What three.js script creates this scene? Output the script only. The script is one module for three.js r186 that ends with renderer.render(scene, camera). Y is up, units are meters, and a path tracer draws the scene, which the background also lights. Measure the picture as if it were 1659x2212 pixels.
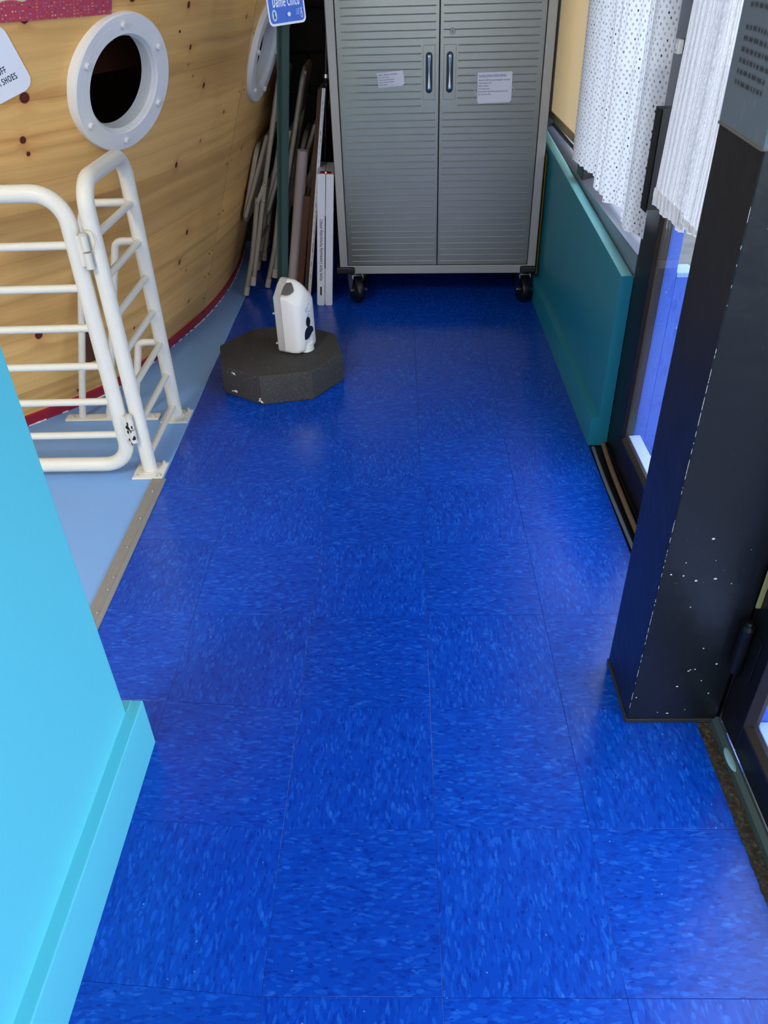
import * as THREE from 'three';
import { RoundedBoxGeometry } from 'three/addons/geometries/RoundedBoxGeometry.js';
import { mergeGeometries, mergeVertices, toCreasedNormals } from 'three/addons/utils/BufferGeometryUtils.js';
import { RectAreaLightUniformsLib } from 'three/addons/lights/RectAreaLightUniformsLib.js';

// ---------------------------------------------------------------- camera, sky, lights, exposure
const scene = new THREE.Scene();
const camera = new THREE.PerspectiveCamera(67.365, 1659 / 2212, 0.05, 200);
camera.rotation.order = 'YXZ';
camera.position.set(-0.05127, 1.40891, 0.56444);
camera.rotation.set(-0.6259, 0.034847, -0.033716);
const EXPOSURE = 1.0;
const SKY = 4.5;                        // brightness of the overcast sky
const CEILING_LAMPS = [                 // x, z, brightness, width, length
  [-0.3, 2.4, 2, 0.6, 1.2], [-1.6, 0.9, 36, 0.6, 1.2], [-3.0, 2.3, 9, 0.6, 1.2],
];
const LAMP_COLOR = 0xfff2e2;
{
  const w = 256, h = 128, d = new Float32Array(w * h * 4);
  for (let y = 0; y < h; y++) for (let x = 0; x < w; x++) {
    const e = Math.max(0, (y + 0.5) / h * 2 - 1), k = Math.pow(e, 0.6), i = (y * w + x) * 4;
    const cl = 1 + 0.06 * Math.sin(x * 2 * Math.PI / w * 3 + 6 * e) * e;
    d[i] = SKY * (0.90 - 0.28 * k) * cl; d[i + 1] = SKY * (0.97 - 0.19 * k) * cl; d[i + 2] = SKY * (1.08 - 0.06 * k) * cl; d[i + 3] = 1;
  }
  const t = new THREE.DataTexture(d, w, h, THREE.RGBAFormat, THREE.FloatType);
  t.mapping = THREE.EquirectangularReflectionMapping; t.magFilter = t.minFilter = THREE.LinearFilter; t.needsUpdate = true;
  scene.background = t;
}
RectAreaLightUniformsLib.init();

// ---------------------------------------------------------------- helpers
let seed = 12345;
const rnd = () => { seed = (Math.imul(seed, 1664525) + 1013904223) >>> 0; return seed / 4294967296; };
const rr = (a, b) => a + (b - a) * rnd();
const used = {};
const numbered = (n) => { used[n] = (used[n] || 0) + 1; return used[n] === 1 ? n : n + '_' + String(used[n] - 1).padStart(3, '0'); };
const origin = new WeakMap();
function tag(o, label, category, group, kind) {
  if (label) o.userData.label = label;
  if (category) o.userData.category = category;
  if (group) o.userData.group = group;
  if (kind) o.userData.kind = kind;
  return o;
}
function thing(name, label, category, pos = [0, 0, 0], group, kind) {
  const o = new THREE.Group(); o.name = numbered(name); scene.add(o);
  o.position.set(...pos); origin.set(o, pos);
  return tag(o, label, category, group, kind);
}
const structure = (name, label, pos) => thing(name, label, undefined, pos, undefined, 'structure');
function mesh(name, g, m, parent, label) {
  const o = new THREE.Mesh(g, m); o.name = name; o.castShadow = o.receiveShadow = true; parent.add(o);
  if (label) o.userData.label = label;
  return o;
}
// geometry given in room coordinates; moved to the parent's own
function part(name, g, m, parent, label) {
  const p = origin.get(parent);
  if (p && (p[0] || p[1] || p[2])) g.translate(-p[0], -p[1], -p[2]);
  const o = mesh(name, g, m, parent, label);
  origin.set(o, p || [0, 0, 0]);
  return o;
}
function metricUV(g) {                 // uv in metres, by the main direction of the normal
  const n = g.index ? g.toNonIndexed() : g; n.computeBoundingBox();
  const p = n.attributes.position, q = n.attributes.normal, uv = new Float32Array(p.count * 2);
  for (let i = 0; i < p.count; i++) {
    const a = Math.abs(q.getX(i)), b = Math.abs(q.getY(i)), c = Math.abs(q.getZ(i));
    const x = p.getX(i), y = p.getY(i), z = p.getZ(i);
    if (a >= b && a >= c) { uv[2 * i] = z; uv[2 * i + 1] = y; } else if (b >= c) { uv[2 * i] = x; uv[2 * i + 1] = -z; } else { uv[2 * i] = x; uv[2 * i + 1] = y; }
  }
  n.setAttribute('uv', new THREE.BufferAttribute(uv, 2));
  return n;
}
function bx(x0, x1, y0, y1, z0, z1, r = 0.002, s = 2) {
  const w = Math.abs(x1 - x0), h = Math.abs(y1 - y0), d = Math.abs(z1 - z0);
  r = Math.min(r, w * 0.49, h * 0.49, d * 0.49);
  let g = r > 0 ? new RoundedBoxGeometry(w, h, d, s, r) : new THREE.BoxGeometry(w, h, d);
  g.translate((x0 + x1) / 2, (y0 + y1) / 2, (z0 + z1) / 2);
  return metricUV(g);
}
const V = (x, y, z) => new THREE.Vector3(x, y, z);
function cyl(a, b, r0, r1 = r0, seg = 16, open = false) {
  const d = new THREE.Vector3().subVectors(b, a), g = new THREE.CylinderGeometry(r1, r0, d.length(), seg, 1, open);
  g.applyQuaternion(new THREE.Quaternion().setFromUnitVectors(V(0, 1, 0), d.clone().normalize()));
  g.translate((a.x + b.x) / 2, (a.y + b.y) / 2, (a.z + b.z) / 2);
  return g;
}
function bentPath(pts, br) {
  const path = new THREE.CurvePath(); let from = pts[0];
  for (let i = 1; i < pts.length - 1; i++) {
    const p = pts[i], a = new THREE.Vector3().subVectors(pts[i - 1], p), b = new THREE.Vector3().subVectors(pts[i + 1], p);
    const r = Math.min(br, a.length() * 0.48, b.length() * 0.48);
    const s = p.clone().addScaledVector(a.normalize(), r), e = p.clone().addScaledVector(b.normalize(), r);
    path.add(new THREE.LineCurve3(from, s)); path.add(new THREE.CubicBezierCurve3(s, s.clone().lerp(p, 0.56), e.clone().lerp(p, 0.56), e)); from = e;
  }
  path.add(new THREE.LineCurve3(from, pts[pts.length - 1]));
  return path;
}
function pipe(pts, r, br = 0.05, n = 64, radial = 14) {
  const path = bentPath(pts, br), g = new THREE.TubeGeometry(path, n, r, radial, false);
  const ends = [[pts[0], pts[1]], [pts[pts.length - 1], pts[pts.length - 2]]].map(([p, q]) => {
    const c = new THREE.CircleGeometry(r, radial); c.applyQuaternion(new THREE.Quaternion().setFromUnitVectors(V(0, 0, 1), p.clone().sub(q).normalize())); c.translate(p.x, p.y, p.z); return c;
  });
  return mergeGeometries([g, ...ends]);
}
function extrude(outline, depth, bevel = 0, seg = 2) {
  const s = new THREE.Shape(outline.map(([x, y]) => new THREE.Vector2(x, y)));
  return new THREE.ExtrudeGeometry(s, { depth, bevelEnabled: bevel > 0, bevelSize: bevel, bevelThickness: bevel, bevelSegments: seg, bevelOffset: -bevel, curveSegments: 12 });
}
function roundRect(w, h, r) {
  const s = new THREE.Shape(), x = -w / 2, y = -h / 2;
  s.moveTo(x + r, y); s.lineTo(x + w - r, y); s.absarc(x + w - r, y + r, r, -Math.PI / 2, 0); s.lineTo(x + w, y + h - r); s.absarc(x + w - r, y + h - r, r, 0, Math.PI / 2);
  s.lineTo(x + r, y + h); s.absarc(x + r, y + h - r, r, Math.PI / 2, Math.PI); s.lineTo(x, y + r); s.absarc(x + r, y + r, r, Math.PI, 1.5 * Math.PI);
  return s;
}
function plateUV(g, w, h) {            // uv 0..1 over a plate centred on its origin
  const p = g.attributes.position, uv = g.attributes.uv;
  for (let i = 0; i < p.count; i++) uv.setXY(i, p.getX(i) / w + 0.5, p.getY(i) / h + 0.5);
  return g;
}
// noise
const hash = (x, y, s = 0) => { let h = Math.imul(x | 0, 374761393) + Math.imul(y | 0, 668265263) + Math.imul(s | 0, 2147483647 - 1013); h = Math.imul(h ^ (h >>> 13), 1274126177); return ((h ^ (h >>> 16)) >>> 0) / 4294967296; };
const vnoise = (x, y, s = 0, px = 0, py = 0) => {
  const xi = Math.floor(x), yi = Math.floor(y), fx = x - xi, fy = y - yi, u = fx * fx * (3 - 2 * fx), v = fy * fy * (3 - 2 * fy);
  const m = (a, n) => n ? ((a % n) + n) % n : a;
  const a = hash(m(xi, px), m(yi, py), s), b = hash(m(xi + 1, px), m(yi, py), s), c = hash(m(xi, px), m(yi + 1, py), s), d = hash(m(xi + 1, px), m(yi + 1, py), s);
  return a + (b - a) * u + (c - a) * v + (a - b - c + d) * u * v;
};
const clamp = (x, a = 0, b = 1) => Math.min(b, Math.max(a, x));
function dataTex(w, h, f, srgb, repeat) {
  const d = new Uint8Array(w * h * 4);
  for (let y = 0; y < h; y++) for (let x = 0; x < w; x++) { const c = f(x, y), i = (y * w + x) * 4; d[i] = clamp(c[0]) * 255; d[i + 1] = clamp(c[1]) * 255; d[i + 2] = clamp(c[2]) * 255; d[i + 3] = c.length > 3 ? clamp(c[3]) * 255 : 255; }
  const t = new THREE.DataTexture(d, w, h); t.magFilter = THREE.LinearFilter; t.minFilter = THREE.LinearMipmapLinearFilter; t.generateMipmaps = true;
  t.wrapS = t.wrapT = THREE.RepeatWrapping; if (srgb) t.colorSpace = THREE.SRGBColorSpace; if (repeat) t.repeat.set(...repeat); t.needsUpdate = true;
  return t;
}
function canvasTex(w, h, draw, srgb = true, repeat) {
  const c = document.createElement('canvas'); c.width = w; c.height = h; const x = c.getContext('2d'); draw(x, w, h);
  const t = new THREE.CanvasTexture(c); if (srgb) t.colorSpace = THREE.SRGBColorSpace; t.wrapS = t.wrapT = THREE.RepeatWrapping; if (repeat) t.repeat.set(...repeat);
  return t;
}
const mat = (color, roughness = 0.6, metalness = 0, o = {}) => new THREE.MeshPhysicalMaterial({ color, roughness, metalness, ...o });

// shared textures
const grit = dataTex(256, 256, (x, y) => { const n = 0.5 * vnoise(x / 3, y / 3, 1, 85, 85) + 0.5 * hash(x, y, 2); return [n, n, n]; });
const tex = (t, rx, ry) => { const c = t.clone(); c.repeat.set(rx, ry ?? rx); c.needsUpdate = true; return c; };
const wobble = dataTex(256, 256, (x, y) => { const n = 0.6 * vnoise(x / 32, y / 32, 3, 8, 8) + 0.3 * vnoise(x / 11.636, y / 11.636, 4, 22, 22) + 0.1 * vnoise(x / 4, y / 4, 5, 64, 64); return [n, n, n]; });

const TEAL = 0x35bdd6;
const M = {
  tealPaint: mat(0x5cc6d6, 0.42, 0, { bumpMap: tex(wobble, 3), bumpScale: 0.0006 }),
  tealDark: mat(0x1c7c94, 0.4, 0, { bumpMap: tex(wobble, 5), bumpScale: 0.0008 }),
  lightBlue: mat(0x7cabe4, 0.45, 0, { bumpMap: tex(wobble, 4), bumpScale: 0.0004 }),
  white: mat(0xe4e2dc, 0.7),
  pipe: mat(0xe3e0d4, 0.38, 0, { bumpMap: tex(wobble, 14, 10), bumpScale: 0.0006 }),
  black: mat(0x0c0e12, 0.35),
  rubberBlack: mat(0x131313, 0.7),
  frameBlack: mat(0x08090b, 0.42, 0.0),
  bronze: mat(0x3a3532, 0.35, 0.5),
  alu: mat(0xa9a79e, 0.38, 0.85),
  chrome: mat(0xd8dade, 0.16, 1),
  glass: mat(0xffffff, 0.02, 0, { transmission: 1, thickness: 0, ior: 1.45 }),
};

// ---------------------------------------------------------------- the floor of square tiles
const T = 0.3048;
const fleck = (() => canvasTex(1024, 1024, (c, w, h) => {
  c.fillStyle = 'rgb(4,80,205)'; c.fillRect(0, 0, w, h);
  const blob = (x, y, l, t, a) => {
    for (const ox of [-w, 0, w]) for (const oy of [-h, 0, h]) {
      if (x + ox < -60 || x + ox > w + 60 || y + oy < -60 || y + oy > h + 60) continue;
      c.save(); c.translate(x + ox, y + oy); c.rotate(a); c.beginPath();
      const k = 7; for (let i = 0; i < k; i++) { const th = i / k * 2 * Math.PI, q = 0.65 + 0.5 * hash(x * 7 + i, y * 5, 9); c[i ? 'lineTo' : 'moveTo'](Math.cos(th) * l * q, Math.sin(th) * t * q); }
      c.closePath(); c.fill(); c.restore();
    }
  };
  const cols = ['rgba(0,62,184,.55)', 'rgba(20,98,224,.5)', 'rgba(2,72,194,.7)', 'rgba(46,122,240,.5)', 'rgba(0,56,170,.5)', 'rgba(10,88,214,.6)'];
  for (let i = 0; i < 3300; i++) { c.fillStyle = cols[Math.floor(rnd() * cols.length)]; blob(rnd() * w, rnd() * h, rr(10, 26), rr(3, 8.5), rr(-0.25, 0.25)); }
  for (let i = 0; i < 380; i++) { c.fillStyle = `rgba(66,130,236,${rr(0.3, 0.65)})`; blob(rnd() * w, rnd() * h, rr(6, 18), rr(1.5, 5.5), rr(-0.25, 0.25)); }
  for (let i = 0; i < 240; i++) { c.fillStyle = `rgba(4,40,140,${rr(0.4, 0.8)})`; blob(rnd() * w, rnd() * h, rr(4, 11), rr(1.2, 3.5), rr(-0.25, 0.25)); }
  for (let i = 0; i < 10; i++) { c.fillStyle = 'rgba(170,200,250,.9)'; blob(rnd() * w, rnd() * h, rr(2, 4), rr(1.5, 2.5), rr(-1, 1)); }
}))();
const floorMats = [0.96, 1.0, 1.04].map((k) => mat(new THREE.Color(k * 0.6, k * 0.68, k * 0.72), 0.24, 0, { map: fleck, bumpMap: tex(wobble, 1.2), bumpScale: 0.0011, roughnessMap: null, specularIntensity: 0.9 }));
{
  const floor = structure('floor', 'floor of dark blue speckled square tiles laid with the grain turned on every other tile');
  part('subfloor', bx(-0.866, 0.594, -0.06, -0.0045, -4.25, 3.2, 0), mat(0x0b1024, 0.9), floor, 'dark bed showing in the joints');
  const skew = (x) => (x < -0.31 ? -0.075 * (-0.305 - x) : 0), g0 = 0.0003;
  for (let r = -10; r < 14; r++) for (let c = -3; c < 2; c++) {
    let x0 = c * T, x1 = (c + 1) * T; const z1 = -r * T, z0 = -(r + 1) * T;
    if (c === -3) { x0 = -0.866; x1 = -2 * T - 0.011; } if (c === -2) x0 = -2 * T - 0.011; if (c === 1) x1 = 0.593;
    const lift = hash(r, c, 4) * 0.0003, b = 0.0005;
    const P = [[x0 + g0, z1 - g0 + skew(x0)], [x1 - g0, z1 - g0 + skew(x1)], [x1 - g0, z0 + g0 + skew(x1)], [x0 + g0, z0 + g0 + skew(x0)]];
    const I = [[x0 + g0 + b, z1 - g0 - b + skew(x0)], [x1 - g0 - b, z1 - g0 - b + skew(x1)], [x1 - g0 - b, z0 + g0 + b + skew(x1)], [x0 + g0 + b, z0 + g0 + b + skew(x0)]];
    const v = [], uv = [], ix = [], turn = (r + c) & 1, ou = hash(r, c, 5), ov = hash(r, c, 6);
    const put = (x, y, z) => { v.push(x, y, z); const a = (x - x0) / 0.6096, e = (z1 - z) / 0.6096; uv.push(ou + (turn ? a : e), ov + (turn ? e : -a)); return v.length / 3 - 1; };
    const top = I.map(([x, z]) => put(x, lift, z)); ix.push(top[0], top[1], top[2], top[0], top[2], top[3]);
    for (let k = 0; k < 4; k++) { const n = (k + 1) % 4; const a = put(P[k][0], lift - 0.0003, P[k][1]), e = put(P[n][0], lift - 0.0003, P[n][1]), f = put(I[n][0], lift, I[n][1]), d = put(I[k][0], lift, I[k][1]); ix.push(a, e, f, a, f, d); const a2 = put(P[k][0], -0.005, P[k][1]), e2 = put(P[n][0], -0.005, P[n][1]), d2 = put(P[k][0], lift - 0.0003, P[k][1]), f2 = put(P[n][0], lift - 0.0003, P[n][1]); ix.push(a2, e2, f2, a2, f2, d2); }
    const g = new THREE.BufferGeometry(); g.setAttribute('position', new THREE.Float32BufferAttribute(v, 3)); g.setAttribute('uv', new THREE.Float32BufferAttribute(uv, 2)); g.setIndex(ix);
    const gn = g.toNonIndexed(); gn.computeVertexNormals();
    part('floor_tile', gn, floorMats[Math.floor(hash(r, c, 7) * 3)], floor);
  }
  const fb = structure('floor_001', 'smooth light blue sheet flooring under the gate and the wooden hull');
  part('sheet', bx(-4.6, -0.866, -0.06, 0.003, -4.25, 3.2, 0.002), M.lightBlue, fb);
}

// ---------------------------------------------------------------- room shell
{
  const c = structure('ceiling', 'plain pale grey ceiling above the room');
  part('slab', bx(-4.75, 0.8, 2.9, 3.05, -4.5, 3.4, 0), mat(0x9a9a96, 0.9), c);
  const wf = structure('wall_front', 'plain white wall behind the camera');
  part('slab', bx(-4.75, -2.4, -0.06, 2.95, 3.2, 3.4, 0), M.white, wf); part('slab', bx(0.45, 0.8, -0.06, 2.95, 3.2, 3.4, 0), M.white, wf);
  part('slab', bx(-2.4, 0.45, 2.3, 2.95, 3.2, 3.4, 0), M.white, wf); part('slab', bx(-2.4, 0.45, -0.06, 0.12, 3.2, 3.4, 0), M.white, wf);
  const w4 = structure('window_4', 'wide glazed front behind the camera', [-1, 1, 3.3]);
  part('glass', bx(-2.4, 0.45, 0.12, 2.3, 3.28, 3.286, 0), M.glass, w4);
  for (const x of [-2.4, -1.47, -0.54, 0.39]) part('mullion', bx(x, x + 0.06, 0.12, 2.3, 3.25, 3.34, 0.003), M.frameBlack, w4);
  part('transom', bx(-2.34, 0.39, 2.24, 2.3, 3.25, 3.34, 0.003), M.frameBlack, w4);
  const wl = structure('wall_left', 'plain pale wall at the far left of the room');
  part('slab', bx(-4.75, -4.6, -0.06, 2.95, -4.5, 3.2, 0), mat(0xd8d2c4, 0.8), wl);
  const wb = structure('wall_back', 'dark painted block wall behind the storage corner');
  const dark = mat(0x2c2723, 0.85, 0, { bumpMap: tex(grit, 4), bumpScale: 0.002 });
  part('slab', bx(-4.6, 0.8, -0.06, 2.95, -4.5, -4.262, 0), mat(0x171412, 0.9), wb);
  for (let r = 0; r < 12; r++) for (let k = 0; k < 6; k++) {
    const x0 = -1.75 + k * 0.4 + (r & 1 ? 0.2 : 0), y0 = r * 0.2;
    part('block', bx(x0 + 0.005, x0 + 0.395, y0 + 0.005, y0 + 0.195, -4.275, -4.25 + 0.004 * hash(r, k, 3), 0.004, 1), dark, wb);
  }
  const pw = structure('partition_wall', 'bright turquoise painted low wall at the left of the aisle', [-0.7, 0, 1]);
  part('core', bx(-0.775, -0.644, 0.0035, 1.28, -0.49, 3.2, 0.006, 3), M.tealPaint, pw);
  // baseboard with a rounded top, running along the wall and round its end
  const bl = structure('baseboard_left', 'turquoise baseboard along the low turquoise wall', [-0.7, 0, 1]);
  const prof = [[0, 0], [0.027, 0], [0.0275, 0.1365], [0.0268, 0.1382], [0.025, 0.139], [0, 0.139]];
  const runs = [];
  { const g = extrude(prof, 3.7 + 0.017, 0); g.translate(-0.6442, 0.001, -0.517); runs.push(g); }
  { const g = extrude(prof, 0.15, 0); g.rotateY(Math.PI / 2); g.rotateY(0); g.scale(1, 1, 1); g.translate(-0.79, 0.0035, -0.49); runs.push(g); }
  part('board', metricUV(mergeGeometries(runs.map((g) => g.toNonIndexed()))), M.tealPaint, bl);
}

// ---------------------------------------------------------------- right wall: knee wall, windows, post, door
{
  const wr = structure('wall_right', 'teal painted low wall under the windows beside the cabinet', [0.63, 0, -3]);
  const z0 = -4.25, z1 = -1.766, top = (z) => 0.597 + 0.066 * (-1.75 - z);
  // cladding with a rounded top that climbs a little towards the back
  const ring = (z) => { const t = top(z), o = []; o.push([0.614, 0], [0.614, t - 0.006], [0.617, t - 0.001], [0.622, t + 0.001], [0.646, t + 0.001], [0.652, t - 0.003], [0.654, t - 0.01], [0.654, 0]); return o.map(([x, y]) => [x, y, z]); };
  const loft = (rings, close = true) => {
    const n = rings[0].length, v = [], ix = []; rings.forEach((r) => r.forEach((p) => v.push(...p)));
    for (let i = 0; i + 1 < rings.length; i++) for (let k = 0; k < n; k++) { const m = (k + 1) % n, a = i * n + k, b = i * n + m, c = a + n, d = b + n; ix.push(a, c, b, b, c, d); }
    if (close) for (const [o, f] of [[0, 1], [(rings.length - 1) * n, 0]]) for (let k = 1; k + 1 < n; k++) f ? ix.push(o, o + k, o + k + 1) : ix.push(o, o + k + 1, o + k);
    const g = new THREE.BufferGeometry(); g.setAttribute('position', new THREE.Float32BufferAttribute(v, 3)); g.setAttribute('uv', new THREE.Float32BufferAttribute(new Float32Array(v.length / 3 * 2), 2)); g.setIndex(ix); const q = toCreasedNormals(g, 0.6); return metricUV(q);
  };
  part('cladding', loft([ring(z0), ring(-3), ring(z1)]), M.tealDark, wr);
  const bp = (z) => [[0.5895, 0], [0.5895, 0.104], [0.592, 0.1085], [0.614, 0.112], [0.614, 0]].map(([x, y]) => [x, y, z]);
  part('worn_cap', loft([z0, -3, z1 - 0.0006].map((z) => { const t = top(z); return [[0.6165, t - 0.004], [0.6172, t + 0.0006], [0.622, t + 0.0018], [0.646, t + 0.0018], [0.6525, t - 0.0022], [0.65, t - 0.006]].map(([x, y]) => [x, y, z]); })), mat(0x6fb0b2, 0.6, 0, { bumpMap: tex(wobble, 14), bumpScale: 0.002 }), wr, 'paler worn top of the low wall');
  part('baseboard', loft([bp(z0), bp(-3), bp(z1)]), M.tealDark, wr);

  // windows over the knee wall
  const win = structure('window_1', 'black framed window over the teal low wall, half covered by shade and curtain', [0.68, 0.6, -3]);
  const sillY = (z) => 0.664 + 0.012 * (-1.78 - z);
  const sr = (z) => { const t = sillY(z); return [[0.655, 0.3], [0.655, t - 0.002], [0.658, t], [0.708, t + 0.012], [0.712, t + 0.012], [0.712, 0.3]].map(([x, y]) => [x, y, z]); };
  part('sill', loft([sr(z0), sr(-3), sr(-1.77)]), mat(0x9298a8, 0.3, 0.6), win);
  const stopB = (z) => { const t = sillY(z) + 0.012; return [[0.712, t - 0.03], [0.712, t + 0.006], [0.718, t + 0.012], [0.728, t + 0.012], [0.728, t - 0.03]].map(([x, y]) => [x, y, z]); };
  part('glazing_bead', loft([stopB(z0), stopB(-1.77)]), M.bronze, win);
  part('glass', bx(0.735, 0.741, 0.66, 2.5, z0, -1.77, 0), M.glass, win);
  part('mullion', bx(0.659, 0.734, 0.667, 2.5, -2.775, -2.655, 0.003), M.bronze, win);
  part('head', bx(0.655, 0.78, 2.5, 2.62, z0, -1.77, 0.003), M.frameBlack, win);
  part('jamb', bx(0.655, 0.71, 0.6, 2.5, -3.78, -3.70, 0.003), M.frameBlack, win);
  part('stile', bx(0.6555, 0.672, 0, 2.9, -1.7655, -1.622, 0.003), M.frameBlack, win);
  part('header_wall', bx(0.66, 0.8, 2.62, 2.9, z0, -1.77, 0), M.white, win);
  part('wall_end', bx(0.66, 0.8, 0.6, 2.62, z0, -3.78, 0), M.frameBlack, win);
  part('under_sill', bx(0.656, 0.8, -0.2, 0.58, z0, -1.77, 0), M.frameBlack, win);

  // narrow full-height light between window and post
  const w2 = structure('window_2', 'tall narrow glazed light with black frame beside the steel post', [0.7, 0, -1.2]);
  part('bottom_rail', bx(0.650, 0.672, 0.012, 0.118, -1.622, -0.74, 0.003), M.frameBlack, w2);
  { const g = extrude([[0.650, 0.118], [0.651, 0.1225], [0.663, 0.132], [0.672, 0.132], [0.672, 0.1]], 0.86, 0); g.translate(0, 0, -1.60); part('glazing_bead', metricUV(g.toNonIndexed()), M.bronze, w2); }
  { const g = extrude([[-1.622, -0.6565], [-1.607, -0.664], [-1.607, -0.69], [-1.622, -0.69]].map(([z, x]) => [-x, -z]), 2.6, 0); g.rotateX(-Math.PI / 2); g.translate(0, 0.118, 0); part('glazing_bead', metricUV(g.toNonIndexed()), M.bronze, w2); }
  part('glass', bx(0.666, 0.670, 0.11, 2.75, -1.612, -0.72, 0), M.glass, w2);
  part('outer_sill', bx(0.673, 0.712, 0.06, 0.130, -1.612, -0.72, 0.004), mat(0xaebfdd, 0.4), w2);
  part('transom', bx(0.65, 0.76, 2.75, 2.9, -1.622, -0.74, 0.003), M.frameBlack, w2);
  part('base', bx(0.646, 0.76, -0.2, 0.012, -1.766, -0.56, 0.002), M.black, w2);
  part('post_casing', bx(0.64, 0.70, 0, 2.9, -0.742, -0.562, 0.002), M.frameBlack, w2);

  // strips along the floor edge by the narrow light
  const ts = thing('threshold_strip', 'thin grey edging strip lying along the tiles below the narrow glazed light', 'edging strip', [0.605, 0, -1.3]);
  part('strip', pipe([V(0.604, 0.004, -1.745), V(0.599, 0.004, -1.55), V(0.602, 0.004, -1.3), V(0.609, 0.004, -0.75)], 0.006, 0.1, 40, 8), mat(0x5d6670, 0.5), ts);
  const ts2 = thing('threshold_strip', 'curved tan wooden strip at the foot of the black window frame', 'edging strip', [0.635, 0, -1.3]);
  part('strip', pipe([V(0.640, 0.012, -1.752), V(0.632, 0.011, -1.6), V(0.630, 0.010, -1.3), V(0.638, 0.010, -0.75)], 0.0085, 0.1, 40, 8), mat(0x6d5a45, 0.7), ts2);
  const gap = structure('floor_002', 'dirty bare gap between the blue tiles and the window wall');
  const dirt = dataTex(256, 256, (x, y) => { const a = vnoise(x / 9, y / 9, 7), b = vnoise(x / 3, y / 3, 8), k = 0.12 + 0.25 * a * b; return [k * 1.15, k * 1.02, k * 0.8]; }, true);
  part('bed', bx(0.593, 0.66, -0.06, -0.004, -4.25, -0.565, 0), M.black, gap);
  { const g = new THREE.PlaneGeometry(0.05, 2.6, 10, 400); g.rotateX(-Math.PI / 2); const p = g.attributes.position; for (let i = 0; i < p.count; i++) p.setY(i, 0.006 * vnoise(p.getX(i) * 160, p.getZ(i) * 110, 11) + 0.004 * vnoise(p.getX(i) * 400, p.getZ(i) * 400, 12)); g.computeVertexNormals(); g.translate(0.616, -0.006, 0.74); part('grit', metricUV(g), mat(0xffffff, 0.95, 0, { map: tex(dirt, 5) }), gap, 'rough grey grit along the doorway'); }

  // steel post
  const post = thing('steel_post', 'black painted square post with chipped edges standing at the right by the door', 'post', [0.536, 0, -0.656]);
  const chip = canvasTex(1024, 2048, (c, w, h) => {       // 0.4 m x 0.8 m; paint with chips
    c.fillStyle = '#15181d'; c.fillRect(0, 0, w, h);
    for (let i = 0; i < 240; i++) { const y = h * Math.pow(rnd(), 0.6); c.fillStyle = `rgba(200,205,205,${rr(0.15, 0.75)})`; c.beginPath(); c.ellipse(rnd() * w, y, rr(0.6, 2.2), rr(0.6, 2.6), 0, 0, 7); c.fill(); }
    for (let i = 0; i < 5; i++) { c.strokeStyle = `rgba(120,130,140,${rr(0.1, 0.3)})`; c.lineWidth = rr(0.6, 1.6); c.beginPath(); const x = rnd() * w, y = h * rr(0.5, 0.95); c.moveTo(x, y); c.lineTo(x + rr(-60, 60), y + rr(40, 120)); c.stroke(); }
    for (let i = 0; i < 90; i++) { c.fillStyle = `rgba(${120 + rnd() * 60 | 0},${105 + rnd() * 40 | 0},${95 + rnd() * 30 | 0},${rr(0.1, 0.5)})`; const x = rnd() * w; c.fillRect(x, h - rr(2, 26), rr(6, 60), rr(2, 14)); }
  });
  chip.wrapT = THREE.MirroredRepeatWrapping;
  const pm = mat(0xffffff, 0.34, 0, { map: tex(chip, 2.5, 1.25), bumpMap: tex(wobble, 2), bumpScale: 0.0015 });
  const core = bx(0.437, 0.6349, 0.0005, 2.9, -0.747, -0.565, 0.0035, 2);
  part('shaft', core, pm, post);
  part('base_trim', bx(0.4345, 0.6349, 0.0003, 0.012, -0.7495, -0.5625, 0.002), mat(0x2a2724, 0.7), post, 'scuffed foot of the post');
  { const gs = []; for (let i = 0; i < 70; i++) { const y = i < 120 ? rr(0.05, 1.15) : rr(0.55, 1.18), s = rr(0.0008, 0.0026), q = new THREE.SphereGeometry(1, 6, 4); q.scale(0.0006, s * rr(0.6, 5), 0.0006); q.translate(0.4379, y, -0.5660); gs.push(q); } const ch = part('paint_chips', mergeGeometries(gs), mat(0xb9bcb8, 0.6), post, 'bare pale chips along the corner of the post'); ch.userData.kind = 'stuff'; }

  { const gs = []; for (let i = 0; i < 22; i++) { const q = new THREE.SphereGeometry(1, 8, 5), k = rr(0.0008, 0.0026); q.scale(k * rr(0.8, 1.8), k, 0.0005); q.translate(rr(0.445, 0.60), 0.03 + 0.5 * Math.pow(rnd(), 1.6), -0.5649); gs.push(q); } const pf = part('paint_flecks', mergeGeometries(gs), mat(0xc9cccb, 0.6), post, 'flecks of white paint low on the post'); pf.userData.kind = 'stuff'; }
  // laminated notice wrapped round the post
  const nt = thing('notice', 'grey laminated notice with dark lines of text wrapped round the black post', 'notice', [0.436, 1.19, -0.655]);
  const ntex = canvasTex(512, 1024, (c, w, h) => {
    c.fillStyle = '#66737d'; c.fillRect(0, 0, w, h); c.filter = 'blur(2px)'; c.fillStyle = '#363c42';
    for (let l = 0; l < 29; l++) { const y = 34 + l * 30.5; if (l === 22 || l === 9) continue; let x = 70; const end = rr(300, 470); while (x < end) { const ww = rr(14, 44); c.fillRect(x, y + rr(-1, 1), ww, 13); x += ww + 9; } }
    c.filter = 'none'; c.strokeStyle = 'rgba(220,235,240,.35)'; for (let i = 0; i < 26; i++) { c.lineWidth = rr(0.6, 1.6); c.beginPath(); const x = rnd() * w, y = rr(900, 1005); c.moveTo(x, y); c.lineTo(x + rr(-8, 8), y + rr(15, 60)); c.stroke(); }
  });
  const NM = mat(0xffffff, 0.3, 0, { map: ntex });
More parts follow.
